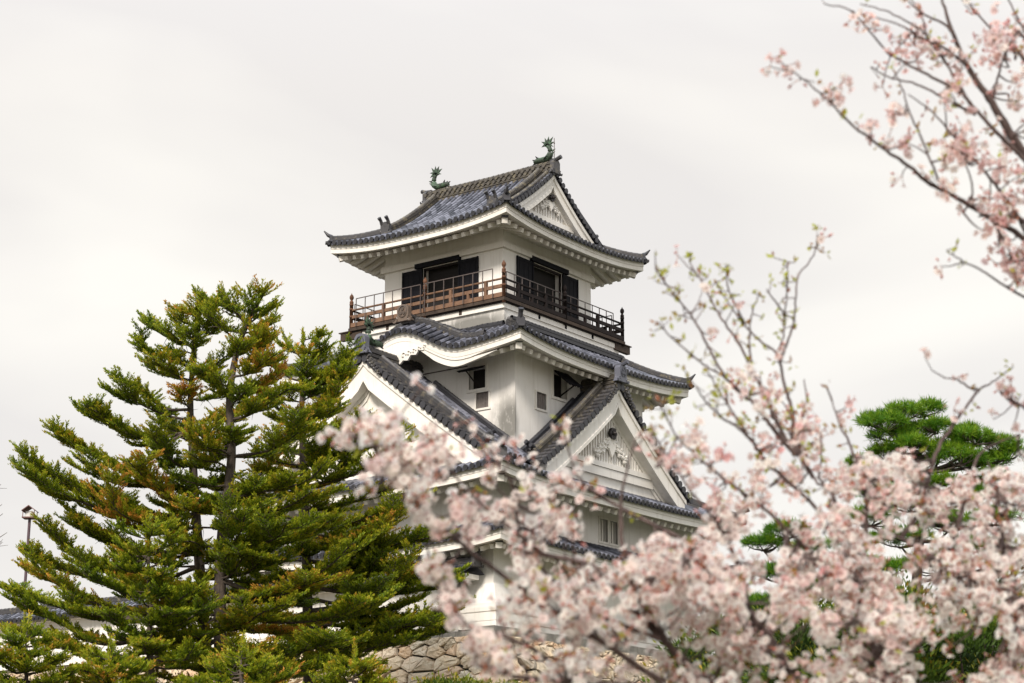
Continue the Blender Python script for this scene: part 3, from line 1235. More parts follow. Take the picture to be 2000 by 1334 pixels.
# hip ridges
for (a, b) in (('L', 'R'), ('R', 'B'), ('L', 'A'), ('B', 'A')):
    q = MB()
    pth = t1.hip_path(a, b, 2.0, .03, .12)
    ridge(q, pth, .30, 2, .075, .095)
    dv = pth[0] - pth[3]
    dv[2] = 0
    dv /= np.linalg.norm(dv)
    hip = q.build('hip_ridge', M_tile_ridge, roof1)
    q = MB()
    onigawara(q, pth[0] + dv * .02 - UPZ * .03, dv, .42, .36, .14, False, False)
    q.tube([pth[0] + UPZ * .26, pth[0] + dv * .16 + UPZ * .33, pth[0] + dv * .34 + UPZ * .52], [.10, .085, .03], 7)
    if (a, b) != ('L', 'R'):
        pass
    else:
        q.tube([pth[0] + UPZ * .30, pth[0] + dv * .15 + UPZ * .46], [.10, .11], 9)
    q.build('ridge_end_tile', M_tile_dark, roof1)
    q = MB()
    c = t1.hip_path(a, b, 1.0, .0, 0.0)[0]
    q.bar(c - dv * .25 - UPZ * .03, c + dv * .10 + UPZ * .0, .26, .09)
    q.build('corner_tile', M_tile_dark, roof1)
q = MB()
for sd_ in 'LRBA':
    t1.eave(q, sd_, .34)
q.build('eave_board', M_trim, roof1)
q = MB()
DW1 = 2.0
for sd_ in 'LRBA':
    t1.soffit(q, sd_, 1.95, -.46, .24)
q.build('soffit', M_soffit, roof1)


def rafters(roofobj, tr, sides_ind, sides_row, sp, dw, zd, zw, sz=.17, skip=None, df=.42):
    for sd_ in sides_ind:
        for (p, e) in tr.rafter_ends(sd_, sp, dw, zd, zw, df, skip if sd_ == 'L' else None):
            q_ = MB()
            q_.bar(p - UPZ * .06, e - UPZ * .06, sz, sz * 1.05)
            q_.build('rafter', M_trim, roofobj)
    for sd_ in sides_row:
        q_ = MB()
        for (p, e) in tr.rafter_ends(sd_, sp, dw, zd, zw, df):
            q_.bar(p - UPZ * .06, e - UPZ * .06, sz, sz * 1.05)
        q_.build('rafter_row', M_trim, roofobj)


def corner_beam(roofobj, tr, a, b, inner, drop, sz=.24, st=.38, metal=True):
    pth = tr.hip_path(a, b, inner, 0, st)
    p0, p1_ = pth[0].copy(), pth[-1].copy()
    p0[2] = pth[0][2] - float(tr.rise(st)) - drop
    p1_[2] = p0[2] + .62
    q_ = MB()
    q_.bar(p0, p1_, sz, sz)
    ob = q_.build('corner_beam', M_trim, roofobj)
    if metal:
        d = (p0 - p1_) / np.linalg.norm(p0 - p1_)
        q_ = MB()
        q_.bar(p0 - d * .12 + UPZ * (sz * .5 + .05), p0 + d * .10 + UPZ * (sz * .5 + .06), sz * 1.15, .10)
        q_.build('beam_cap', M_tile_dark, roofobj)


rafters(roof1, t1, 'LR', 'BA', .50, 1.95, -.55, .14)
for (a, b) in (('L', 'R'), ('R', 'B'), ('L', 'A'), ('B', 'A')):
    corner_beam(roof1, t1, a, b, 1.9, .62)

# ---------- roof with the wave gable (second from the top)
R2 = (-3.27, 9.95, -3.35, 10.07)
rise2 = lambda d: 0.46 * np.asarray(d, float) + 0.045 * np.asarray(d, float) ** 2
ZE2 = 21.93
KC, KW, KH = 3.15, 3.45, 1.22


def kbump(s):
    t = np.clip(np.abs((np.asarray(s, float) - KC) / KW), 0, 1)
    return KH * (0.5 + 0.5 * np.cos(math.pi * t)) ** 1.05 - .0


t2 = Roof(R2, ZE2, rise2, 0.42, {'L': 2.30, 'R': 2.58, 'B': 2.2, 'A': 2.58}, 2.8, kbump)
rt, rc = MB(), MB()
for sd_ in 'LRBA':
    t2.tiles(rt, sd_, .315, .088, None, .34, rc)
roof2 = rt.build('roof', M_tile, keep)
rc.build('eave_tile', M_tile_dark, roof2)
q = MB()
for sd_ in 'LRBA':
    t2.eave(q, sd_, .36, n=110)
q.build('eave_board', M_trim, roof2)
q = MB()
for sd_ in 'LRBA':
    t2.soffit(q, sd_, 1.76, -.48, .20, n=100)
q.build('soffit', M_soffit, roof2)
rafters(roof2, t2, 'LR', 'BA', .56, 1.75, -.57, .10, .18, skip=lambda s: abs(s - KC) < KW + .15)
for (a, b) in (('L', 'R'), ('R', 'B'), ('L', 'A'), ('B', 'A')):
    corner_beam(roof2, t2, a, b, 1.9, .60, .26)
# curved ridge over the wave gable and its top ornament
ss = np.linspace(-.75, 7.05, 50)
q = MB()
pth = t2.P('L', ss, np.full(50, 1.02), .0)
ridge(q, pth, .30, 2, .07, .085)
q.build('wave_ridge', M_tile_ridge, roof2)
q = MB()
xr = np.linspace(-3.27 + .45, -1.0, 6)
zt = float(t2.P('L', KC, 1.0)[2])
ridge(q, np.stack([xr, np.full(6, KC), np.full(6, zt + .02)], 1), .42, 3, .085, .10)
q.build('wave_ridge', M_tile_ridge, roof2)
q = MB()
onigawara(q, (-3.27 + .40, KC, zt + .0), (-1, 0, 0), .78, .74, .22, True, False)
M_oni_brown = tile_mat('brown_ridge_end', (0.06, 0.045, 0.038), (0.17, 0.125, 0.095), .12, (0.22, .12, .06))
q.build('ridge_end_tile', M_oni_brown, roof2)
# white wave bargeboard under the tiles with carved centre piece
q = MB()
ss = np.linspace(max(R2[2] + .3, KC - KW - 1.7), KC + KW + 1.7, 90)
for (e, za, zb, dp) in ((.13, -.40, -.58, .14), (.17, -.58, -.86, .12)):
    tt_ = np.abs((ss - KC) / KW)
    k = np.clip((1.5 - tt_) / .4, .02, 1) if e < .15 else np.clip(.22 + 1.05 * np.clip(tt_ / .62, 0, 1) ** 2, 0, 1) * np.clip((1.46 - tt_) / .62, .02, 1) ** .8
    P0 = t2.P('L', ss, np.full(90, e), -float(rise2(e)))
    P1 = t2.P('L', ss, np.full(90, e + dp), -float(rise2(e + dp)))
    A, B = P0.copy(), P0.copy()
    A[:, 2] += za
    B[:, 2] += za + (zb - za) * k
    Cc, Dd = P1.copy(), P1.copy()
    Cc[:, 2] = B[:, 2]
    Dd[:, 2] = A[:, 2]
    q.grid(np.stack([A, B, Cc, Dd], 1), .5, 0, True)
q.build('wave_bargeboard', M_trim, roof2)
q = MB()
gk = Gable('x', R2[0] + .22, KC, 3, lambda u: 0)
zc = ZE2 + KH - .82
q.extrude([(-1.55, .02), (-1.3, -.20), (-1.05, -.16), (-.9, -.34), (-.62, -.30), (-.45, -.52), (-.2, -.48), (0, -.66), (.2, -.48), (.45, -.52), (.62, -.30), (.9, -.34), (1.05, -.16), (1.3, -.20), (1.55, .02), (.8, .22), (0, .30), (-.8, .22)], gk.p(0, zc), gk.p(1, 0) - gk.p(0, 0), UPZ, np.array([-.10, 0, 0]))
for sg in (-1, 1):
    for k in range(5):
        an = np.linspace(0, 4.8, 12)
        u, zz, R_ = sg * (.25 + .28 * k), zc - .26 + .055 * k, .13 - .012 * k
        q.tube([gk.p(u + sg * R_ * (1 - .12 * a) * math.cos(a), zz + R_ * (1 - .12 * a) * math.sin(a), .13) for a in an], .035, 5)
q.build('pendant', M_trim, roof2)
# flashing tiles along the walls, hip ridges
x0, x1, y0, y1 = W2
for pts in ([(x0 + .3, y0 - .16, 23.50), (x1 + .1, y0 - .16, 23.50)], t2.P('L', np.linspace(y0 - .1, KC - .3, 16), np.full(16, 2.12), .06), t2.P('L', np.linspace(KC + .3, y1, 16), np.full(16, 2.12), .06)):
    q = MB()
    ridge(q, resample(pts, .3), .26, 1, .08, .095)
    q.build('wall_ridge', M_tile_dark, roof2)
for (a, b) in (('L', 'R'), ('R', 'B'), ('L', 'A'), ('B', 'A')):
    q = MB()
    pth = t2.hip_path(a, b, 2.35, .03, .12)
    ridge(q, pth, .32, 2, .08, .10)
    dv = pth[0] - pth[3]
    dv[2] = 0
    dv /= np.linalg.norm(dv)
    q.build('hip_ridge', M_tile_ridge, roof2)
    q = MB()
    onigawara(q, pth[0] + dv * .02 - UPZ * .03, dv, .46, .40, .15, False, False)
    if (a, b) == ('L', 'R'):
        q.tube([pth[0] + UPZ * .32, pth[0] + dv * .10 + UPZ * .52, pth[0] + dv * .2 + UPZ * .66], [.11, .10, .12], 9)
    else:
        q.tube([pth[0] + UPZ * .26, pth[0] + dv * .16 + UPZ * .33, pth[0] + dv * .36 + UPZ * .54], [.10, .085, .03], 7)
    q.build('ridge_end_tile', M_tile_dark, roof2)
    q = MB()
    c = t2.hip_path(a, b, 1.0, .0, 0.0)[0]
    q.bar(c - dv * .25 - UPZ * .03, c + dv * .10, .26, .09)
    q.build('corner_tile', M_tile_dark, roof2)

# ---------- wide roof with the two big gables
R3 = (-5.90, 12.70, -4.40, 11.20)
rise3 = lambda d: 0.50 * np.asarray(d, float) + 0.03 * np.asarray(d, float) ** 2
ZE3 = 15.98
GLX, GLC = -5.24, 3.36
GRY, GRC = -3.63, 3.45
profL = lambda u: 21.62 - .79 * u + .0075 * u * u
profR = lambda u: 21.10 - .86 * u + .0186 * u * u
zL = lambda x, y: profL(abs(y - GLC)) if x > GLX else -1
zR = lambda x, y: profR(abs(x - GRC)) if y > GRY else -1


def zS(x, y):
    d = max(0, min(x - R3[0], y - R3[2], R3[1] - x, R3[3] - y))
    return ZE3 + float(rise3(d))


t3 = Roof(R3, ZE3, rise3, 0.36, {'L': 2.6, 'R': 2.6, 'B': 2.6, 'A': 2.6}, 3.2)
rt, rc = MB(), MB()
for sd_ in 'LRBA':
    t3.tiles(rt, sd_, .32, .09, lambda x, y, z: (zL(x, y) > z + .05 or zR(x, y) > z + .05), .34, rc)
roof3 = rt.build('roof', M_tile, keep)
rc.build('eave_tile', M_tile_dark, roof3)
q = MB()
for sd_ in 'LRBA':
    t3.eave(q, sd_, .36)
q.build('eave_board', M_trim, roof3)
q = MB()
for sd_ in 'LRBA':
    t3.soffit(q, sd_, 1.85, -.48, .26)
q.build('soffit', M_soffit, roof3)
rafters(roof3, t3, '', 'LRBA', .56, 1.8, -.57, .16, .19)
for (a, b) in (('L', 'R'), ('R', 'B'), ('L', 'A'), ('B', 'A')):
    corner_beam(roof3, t3, a, b, 1.9, .60, .26)
    q = MB()
    pth = t3.hip_path(a, b, 2.3, .03, .12)
    ridge(q, pth, .32, 2, .08, .10)
    dv = pth[0] - pth[3]
    dv[2] = 0
    dv /= np.linalg.norm(dv)
    onigawara(q, pth[0] + dv * .02, dv, .46, .42, .15, False, True)
    q.build('hip_ridge', M_tile_ridge, roof3)


def slab(axis, a0, a1, uc, hw, prof, other, name='gable_roof'):
    """the two slopes of a big gable's roof: axis = direction of its ridge, from a0 (verge) to a1"""
    rt_, rc_ = MB(), MB()
    n = int(abs(a1 - a0) / .32)
    es = np.linspace(a0, a1, n + 1)
    f = (lambda a, u, z: np.array((a, uc + u, z))) if axis == 'x' else (lambda a, u, z: np.array((uc + u, a, z)))
    alg = np.array((1., 0, 0)) if axis == 'x' else np.array((0, 1., 0))
    us = np.linspace(0, hw, 18)
    for sg in (-1, 1):
        Q = np.array([[f(a, sg * u, prof(u)) for u in us] for a in es])
        rt_.grid(Q, .1 + .25 * RNG.random(n * 17))
        for a in (es[:-1] + es[1:]) / 2:
            if abs(a - a0) < .62:
                continue
            k = int(hw / .30)
            pts = np.array([f(a, sg * u, prof(u) + .03) for u in np.linspace(hw, .1, k)])
            keepi = [j for j in range(k) if other(pts[j][0], pts[j][1]) < pts[j][2] - .03]
            if len(keepi) < 2:
                continue
            # longest run
            pts = pts[keepi[0]:keepi[-1] + 1]
            tile_column(rt_, pts, alg, .09, True, None, rc_)
    ob = rt_.build(name, M_tile, keep)
    rc_.build('eave_tile', M_tile_dark, ob)
    return ob, f


gl, fL = slab('x', GLX, -1.5, GLC, 6.2, profL, lambda x, y: zR(x, y))
gr, fR = slab('y', GRY, -1.7, GRC, 5.5, profR, lambda x, y: zL(x, y))
GL = Gable('x', GLX, GLC, 6.15, profL)
GR = Gable('y', GRY, GRC, 5.35, profR)
for (g, ob, hw_, inward, moss) in ((GL, gl, 6.3, np.array((1., 0, 0)), M_tile_ridge), (GR, gr, 5.55, np.array((0, 1., 0)), M_tile_moss)):
    q, qc = MB(), MB()
    verge_tiles(q, g, .62, hw_, .125, .36, qc, .03)
    q.build('verge_tile_row', M_tile_ridge, ob)
    qc.build('verge_tile', M_tile_dark, ob)
    for sg in (-1, 1):
        top_u = .25
        for (e, u1, big) in ((-.72, hw_ * .93, True), (-1.62 if g is GL else -1.25, hw_ * .86, False)):
            us = np.linspace(top_u, u1, 20)
            q = MB()
            ridge(q, [g.p(sg * u, g.prof(u) + .02, e) for u in us], .36 if big else .22, 3 if big else 1, .085, .10)
            q.build('descending_ridge', moss if big else M_tile_ridge, ob)
            q = MB()
            a_, b_ = g.p(sg * us[-2], 0, e), g.p(sg * us[-1], 0, e)
            dv = (b_ - a_) / np.linalg.norm(b_ - a_)
            pe = g.p(sg * us[-1], g.prof(us[-1]) - .05, e)
            onigawara(q, pe, dv, .46, .46, .15, False, True)
            q.build('ridge_end_tile', M_tile_dark, ob)
        # tile ridge where the slope meets the tower wall
        ew = -(abs((W3[0] if g is GL else W3[2]) - g.plane) - .16)
        ulo = (W3[2] - GLC if g is GL else W3[0] - GRC)
        us = np.linspace(.9, abs(ulo) + .02, 18)
        q = MB()
        ridge(q, [g.p(sg * u, g.prof(u) + .05, ew) for u in us], .28, 1, .09, .10)
        q.build('wall_ridge', M_tile_dark, ob)
    q = MB()
    pr = g.prof(0)
    last = abs((W3[0] if g is GL else W3[2]) - g.plane)
    ridge(q, [g.p(0, pr + .02, .02), g.p(0, pr - .02, -last * .5), g.p(0, pr - .02, -last)], .50, 4, .09, .11)
    q.build('main_ridge', moss, ob)
    q = MB()
    onigawara(q, g.p(0, pr + .12, .10), -inward, .74 if g is GL else .66, .86 if g is GL else .76, .28, True, g is GR)
    q.build('ridge_end_tile', M_tile, ob)
    for sg in (-1, 1):
        q = MB()
        for k in range(6):
            an = np.linspace(0, 4.4, 11)
            u = sg * (.50 + .10 * k)
            zz = g.prof(abs(u)) + .22 - .05 * k
            R_ = .17 - .015 * k
            q.tube([g.p(u + sg * R_ * (1 - .13 * a) * math.cos(a + 1.6), zz + R_ * (1 - .13 * a) * math.sin(a + 1.6), .14) for a in an], .055, 5, .5)
        q.build('ridge_scroll', M_tile_ridge, ob)
gable_part(GL, .62, False, 16.6, 1.15, 19.15, .26, .62)
gable_part(GR, .62, True, 16.5, 1.05, 19.02, .26, .52, bar_lo=17.72)
# hooks and plates of the left gable: vertical bars low down
# ---------- lowest roof
R4 = (-5.60, 12.4, -4.10, 10.9)
rise4 = lambda d: 0.48 * np.asarray(d, float) + 0.02 * np.asarray(d, float) ** 2
t4 = Roof(R4, 13.42, rise4, 0.36, {'L': 1.5, 'R': 1.5, 'B': 1.5, 'A': 1.5}, 3.2)
rt, rc = MB(), MB()
for sd_ in 'LRBA':
    t4.tiles(rt, sd_, .32, .09, None, .34, rc)
roof4 = rt.build('roof', M_tile, keep)
rc.build('eave_tile', M_tile_dark, roof4)
q = MB()
for sd_ in 'LRBA':
    t4.eave(q, sd_, .34)
q.build('eave_board', M_trim, roof4)
q = MB()
for sd_ in 'LRBA':
    t4.soffit(q, sd_, 1.52, -.46, .12)
q.build('soffit', M_soffit, roof4)
rafters(roof4, t4, '', 'LRBA', .50, 1.5, -.55, .03, .18)
for (a, b) in (('L', 'R'), ('R', 'B'), ('L', 'A'), ('B', 'A')):
    corner_beam(roof4, t4, a, b, 1.45, .58, .25)
    q = MB()
    pth = t4.hip_path(a, b, 1.5, .03, .12)
    ridge(q, pth, .32, 2, .08, .10)
    dv = pth[0] - pth[3]
    dv[2] = 0
    dv /= np.linalg.norm(dv)
    onigawara(q, pth[0] + dv * .02, dv, .46, .42, .15, False, True)
    q.build('hip_ridge', M_tile_ridge, roof4)
for yy in (1.0, 5.4):
    q = MB()
    q.bar((-5.25, yy, 12.92), (-4.1, yy, 12.92), .22, .26)
    q.build('bracket', M_trim, roof4)

# ---------- stone-drop box at the corner and the plinth boards
mb = MB()
BXa = (-4.38, -2.92)


def sloped_box(q, x0, x1, y0, y1, z0, z1, zs, e):
    """box whose upper part leans back to the wall"""
    a = [(x0, y0), (x1, y0), (x1, y1), (x0, y1)]
    b = [(x0 + e, y0 + e), (x1, y0 + e), (x1, y1), (x0 + e, y1)]
    v = [(x, y, z0) for x, y in a] + [(x, y, zs) for x, y in a] + [(x, y, z1) for x, y in b]
    fs = [(3, 2, 1, 0)]
    for k in range(4):
        fs += [(k, (k + 1) % 4, 4 + (k + 1) % 4, 4 + k), (4 + k, 4 + (k + 1) % 4, 8 + (k + 1) % 4, 8 + k)]
    q.add(v, fs + [(8, 9, 10, 11)])


sloped_box(mb, -4.45, -1.55, -2.98, -1.20, 10.12, 11.85, 11.05, .32)
cb = mb.build('stone_drop_box', M_wall, keep)
mb = MB()
for (z0, z1, e) in ((10.08, 10.32, .05), (10.37, 10.68, .03), (10.73, 10.90, .045)):
    mb.box((-4.45 - e, -2.98 - e, z0), (-1.55 + .02, -1.20 + .02, z1))
mb.build('plinth_board', M_trim, cb)
mb = MB()
for (z0, z1, e) in ((10.16, 10.40, .10), (10.45, 10.70, .07)):
    mb.box((W5[0] - e, W5[2] - e, z0), (W5[1] + e, W5[3] + e, z1))
mb.build('plinth_board', M_trim, keep)


# ---------- copper fish on the ridges
def fish(base, dirv, sc=1.0, lean=0.0):
    """shachi roof fish: head low on the ridge, body curling up, fan tail; dirv = way the head looks"""
    b = np.asarray(base, float)
    d = np.asarray(dirv, float)
    s = np.cross(UPZ, d)
    P = lambda a, z, l=0: b + d * a * sc + UPZ * z * sc + s * l * sc
    q_ = MB()
    pa = [(.80, .16), (.62, .20), (.36, .18), (.10, .18), (-.06, .30), (-.10, .48), (-.07, .66), (.0 + lean, .80)]
    pr = [.09, .13, .14, .15, .15, .125, .10, .08]
    t_ = np.linspace(0, len(pa) - 1, 26)
    px_ = np.interp(t_, range(len(pa)), [p[0] for p in pa])
    pz_ = np.interp(t_, range(len(pa)), [p[1] for p in pa])
    rr = np.interp(t_, range(len(pa)), pr)
    q_.tube([P(x, z) for x, z in zip(px_, pz_)], rr * sc, 9, .5)
    ob_ = q_.build('fish_ornament', M_copper, keep, True)
    q_ = MB()
    o_ = np.array((.0 + lean, .78))
    for k in range(7):
        a = math.radians(90 + (k - 3) * 29) + lean * 3.0
        l1 = .50 - .03 * abs(k - 3) + .05 * ((k * 5) % 3 - 1)
        dr = np.array((math.cos(a), math.sin(a)))
        bend = np.array((0, .05 - .10 * abs(k - 3) / 3))
        c = o_ + l1 * .5 * dr + np.array((0, .05))
        tip = o_ + l1 * dr + bend
        nb = np.array((-dr[1], dr[0]))
        for l in (-.045, .045):
            q_.add([P(*(o_ - nb * .04), l), P(*(c - nb * .045), l), P(*tip, 0), P(*(c + nb * .045), l), P(*(o_ + nb * .04), l)], [(0, 1, 2, 3, 4)])
        for n1 in (-1, 1):
            q_.add([P(*(c + n1 * nb * .045), -.045), P(*(c + n1 * nb * .045), .045), P(*tip, 0)], [(0, 1, 2)])
            q_.add([P(*(c + n1 * nb * .045), -.045), P(*(c + n1 * nb * .045), .045), P(*(o_ + n1 * nb * .04), .045), P(*(o_ + n1 * nb * .04), -.045)], [(0, 1, 2, 3)])
    q_.build('tail_fin', M_copper, ob_)
    q_ = MB()
    for k in range(6):
        t = .2 + .1 * k
        x, z = np.interp(t * 7, range(8), [p[0] for p in pa]), np.interp(t * 7, range(8), [p[1] for p in pa])
        q_.add([P(x - .10, z - .04), P(x - .32, z + .12 - .05 * (k < 2)), P(x - .11, z + .10)], [(0, 1, 2)])
        q_.add([P(x - .10, z - .04, .02), P(x - .32, z + .12 - .05 * (k < 2), .0), P(x - .11, z + .10, .02)], [(0, 1, 2)])
    for sg in (-1, 1):
        for k in range(4):
            q_.add([P(.24, .16, sg * .12), P(-.05 - .06 * k, .18 + .09 * k, sg * (.34 - .03 * k)), P(.14, .26, sg * .13)], [(0, 1, 2)])
    q_.build('fin', M_copper, ob_)
    q_ = MB()
    for sg in (-1, 1):
        q_.tube([P(.58, .30, sg * .08), P(.66, .40, sg * .11)], [.05 * sc, .015 * sc], 6)
    q_.tube([P(.76, .24), P(.90, .30)], [.05 * sc, .02 * sc], 6)
    q_.tube([P(.76, .10), P(.88, .05)], [.05 * sc, .025 * sc], 6)
    q_.build('jaw', M_bronze, ob_)
    return ob_


zf = zr - .05 + rh
fish((C1, YG0 + .30, zf - .05), (0, 1, 0), 1.0, .06)
fish((C1, YG1 - .42, zf - .05), (0, -1, 0), 1.0, .02)
fish((GLX + .40, GLC, profL(0) + .58), (1, 0, 0), 1.0, -.10)
mb = MB()
mb.box((W3[0] - .03, .72, 21.56), (W3[0], 4.2, 21.60))
mb.build('wall_cable', M_steel, keep)
mb = MB()
mb.tube([(C1, YG0 - .02, zf - .1), (C1, YG0 - .02, zf + 1.05)], .018, 6)
mb.tube([(C1, YG0 - .02, zf + .78), (C1, YG0 - .02, zf + .83)], .035, 6)
mb.build('lightning_rod', M_steel, keep)

# ================================================================== ground and terrace
mb = MB()
xs = np.concatenate([np.linspace(-2500, -160, 6), np.linspace(-140, 140, 21), np.linspace(160, 2500, 6)])
mb.grid(np.array([[(x, y, 0.0) for y in xs] for x in xs]))
gnd = mb.build('ground', M_ground)
gnd['kind'] = 'structure'
mb = MB()
mb.box((-5.0, -3.25, 0.05), (60, 60, 9.9))
ter = mb.build('terrace', M_ground)
ter['kind'] = 'structure'
# wooded rise of the castle hill behind and right of the keep
hc = at(1660, 1240, 98)
gx = np.linspace(-42, 42, 40)
P = []
for a in gx:
    row = []
    for b in gx:
        p = hc[:2] + RIGHT[:2] * a * .8 + FWD_H[:2] * b * .8
        g = math.exp(-(a / 17) ** 2 - (b / 15) ** 2)
        row.append((p[0], p[1], -.6 + (hc[2] + .9) * g ** .55 + .35 * math.sin(a * .9 + 1.7 * math.sin(b * .5)) * g))
    P.append(row)
mb = MB()
mb.grid(np.array(P))
hl = mb.build('hillside', M_hill)
hl['kind'] = 'structure'


# ================================================================== stone wall
def clip_poly(poly, n, c):
    """keep the part of a convex 2-D polygon where n.p <= c"""
    out_ = []
    for i in range(len(poly)):
        a, b = poly[i], poly[(i + 1) % len(poly)]
        da, db = n @ a - c, n @ b - c
        if da <= 0:
            out_.append(a)
        if (da < 0 < db) or (db < 0 < da):
            out_.append(a + (b - a) * (da / (da - db)))
    return out_


def stone_face(mb, f, s0, s1, h0, h1, sz, rng):
    """irregular stones filling a wall face; f(s, h, e) -> world, e = outward"""
    K = 1.5          # stones lie wider than tall
    f0 = f
    f = lambda s_, h_, e_: f0(s_ * K, h_, e_)
    s0, s1 = s0 / K, s1 / K
    rows = []
    h = h0
    while h < h1:
        rh_ = sz * rng.uniform(.55, 1.15) * (.50 if h > h1 - .75 else 1.0)
        s = s0 - rng.uniform(0, sz)
        while s < s1 + sz:
            ln = sz * rng.uniform(.6, 1.9) * (.6 if h > h1 - .75 else 1.0)
            rows.append((s + ln / 2, h + rh_ / 2 + rng.uniform(-.38, .38) * rh_))
            if rng.random() < .45:
                rows.append((s + rng.uniform(.0, .25) * ln, h + rng.uniform(-.05, .5) * rh_))
            s += ln
        h += rh_
    S = np.array(rows)
    for i, p in enumerate(S):
        d = S - p
        d2 = (d[:, 0] * .8) ** 2 + d[:, 1] ** 2
        nb = np.argsort(d2)[1:17]
        lo_s, hi_s, lo_h, hi_h = s0, s1, h0, h1
        poly = [np.array(q) for q in ((max(lo_s, p[0] - 1.6), max(lo_h, p[1] - 1.2)), (min(hi_s, p[0] + 1.6), max(lo_h, p[1] - 1.2)), (min(hi_s, p[0] + 1.6), min(hi_h, p[1] + 1.2)), (max(lo_s, p[0] - 1.6), min(hi_h, p[1] + 1.2)))]
        if poly[0][0] >= poly[1][0] or poly[0][1] >= poly[3][1]:
            continue
        for j in nb:
            n_ = d[j]
            poly = clip_poly(poly, n_, n_ @ (p + n_ * .5))
            if len(poly) < 3:
                break
        if len(poly) < 3:
            continue
        # rounded outline: subdivide and pull corners in
        P = np.array(poly)
        c = P.mean(0)
        Q = []
        for k in range(len(P)):
            a, b = P[k], P[(k + 1) % len(P)]
            for t in (.07, .5, .93):
                Q.append(a + (b - a) * t)
        Q = np.array(Q)
        Q = c + (Q - c) * rng.uniform(.88, .955) + rng.normal(0, .015, Q.shape)
        rad = np.linalg.norm(Q - c, axis=1).mean()
        tn = rng.random()
        nx, ny = rng.normal(0, .16, 2)
        e0 = rng.uniform(-.03, .07)
        rings = []
        for sc, e in ((1.0, -.16), (.985, .03), (.93, .11), (.62, .135), (.2, .13)):
            r = c + (Q - c) * sc
            ee = e * min(1.3, rad / .3 + .25) + e0 + (r - c) @ np.array((nx, ny)) + rng.normal(0, .022, len(r)) * (sc < 1)
            rings.append([f(a[0], a[1], b) for a, b in zip(r, ee)])
        mb.grid(np.array(rings), tn, 0, True)
        mb.add(np.array(rings[-1]), [tuple(range(len(Q)))], tn)


ZT = 9.78
BAT = .36
ofs = lambda h: (ZT - h) * BAT * (1 + .012 * (ZT - h) ** 1.4)
srng = np.random.default_rng(5)
mb = MB()
stone_face(mb, lambda s, h, e: (-5.02 - ofs(h) - e, s, h), -3.3, 44, 5.2, ZT, .72, srng)
stone_face(mb, lambda s, h, e: (s, -3.25 - ofs(h) - e, h), -4.9, 14, 5.2, ZT, .70, srng)
# long corner stones laid alternately
h = 0.2
k = 0
while h < ZT - .05:
    hh = min(srng.uniform(.55, .75), ZT - h)
    a, b = (1.5, .75) if k % 2 == 0 else (.75, 1.5)
    o0, o1 = ofs(h), ofs(h + hh)
    V = []
    for (zz, oo) in ((h + .02, o0), (h + hh - .02, o1)):
        x, y = -5.12 - oo, -3.36 - oo
        V += [(x, y, zz), (x + a, y + .02, zz), (x + a, y + .6, zz), (x + .6, y + b, zz), (x + .02, y + b, zz)]
    mb.add(V, [(0, 1, 6, 5), (1, 2, 7, 6), (2, 3, 8, 7), (3, 4, 9, 8), (4, 0, 5, 9), (5, 6, 7, 8, 9), (4, 3, 2, 1, 0)], srng.random() * .5 + .3)
    h += hh
    k += 1
# packing behind the stones
for (p, q) in (((-5.0 - ofs(5.2) , -3.2, 0), (-4.9, 44, 5.2)), ((-5.0, -3.2 - ofs(5.2), 0), (14, -3.0, 5.2))):
    mb.box(p, q, .1, 1)
V = [(-4.9 - ofs(5.2), -3.1 - ofs(5.2), 5.2), (14, -3.1 - ofs(5.2), 5.2), (14, 44, 5.2), (-4.9 - ofs(5.2), 44, 5.2), (-4.96, -3.18, ZT - .02), (14, -3.18, ZT - .02), (14, 44, ZT - .02), (-4.96, 44, ZT - .02)]
mb.add(V, [(0, 1, 5, 4), (1, 2, 6, 5), (2, 3, 7, 6), (3, 0, 4, 7), (4, 5, 6, 7)], .05, 1)
sw = mb.build('stone_wall', [M_stone, M_joint])
tag(sw, 'rough battered wall of tan and grey boulders carrying the white castle keep', 'stone wall')
# coping blocks under the corner box
q = MB()
s = -5.0
while s < 13:
    ln = srng.uniform(.7, 1.3)
    q.box((s + .012, -3.32 - srng.uniform(0, .05), ZT - .06), (s + ln - .012, -2.5, 10.10 - srng.uniform(0, .03)))
    s += ln
s = -2.48
while s < 3.0:
    ln = srng.uniform(.6, 1.0)
    q.box((-5.06 - srng.uniform(0, .05), s + .012, ZT - .06), (-4.1, s + ln - .012, 10.06 - srng.uniform(0, .12)))
    s += ln
q.build('coping', M_cope, sw)

# ================================================================== long white wall with tiled roof
DX = -4.78
dw = thing('boundary_wall', 'long low white wall with grey tiled roof running left behind the conifers', 'wall', (DX, 20, 9.9))
q = MB()
q.box((DX - .20, -1.15, 9.95), (DX + .20, 44, 12.2))
wl = q.build('wall', M_wall, dw)
q = MB()
q.box((DX - .27, -1.2, 9.93), (DX + .27, 44, 10.30))
q.box((DX - .25, -1.2, 10.335), (DX + .25, 44, 10.42))
q.build('plinth', M_trim, dw)
q = MB()
q.box((DX - .42, -2.1, 11.98), (DX + .42, 44, 12.16))
q.build('eave_board', M_trim, dw)
rt, rc = MB(), MB()
for sg in (-1, 1):
    P = lambda y, d: np.array((DX + sg * (.80 - d), y, 12.12 + .52 * d))
    ys = np.arange(-2.2, 44, .31)
    rt.grid(np.array([[P(y, 0), P(y, .8)] for y in ys]), .15)
    rt.grid(np.array([[P(y, -.01) + UPZ * .03, P(y, -.01) - UPZ * .09] for y in ys]), .1)
    for y in (ys[:-1] + ys[1:]) / 2:
        tile_column(rt, [P(y, d) + UPZ * .03 for d in (-.05, .25, .55, .78)], np.array((0, 1., 0)), .09, True, None, rc)
rf = rt.build('roof', M_tile, dw)
rc.build('eave_tile', M_tile_dark, rf)
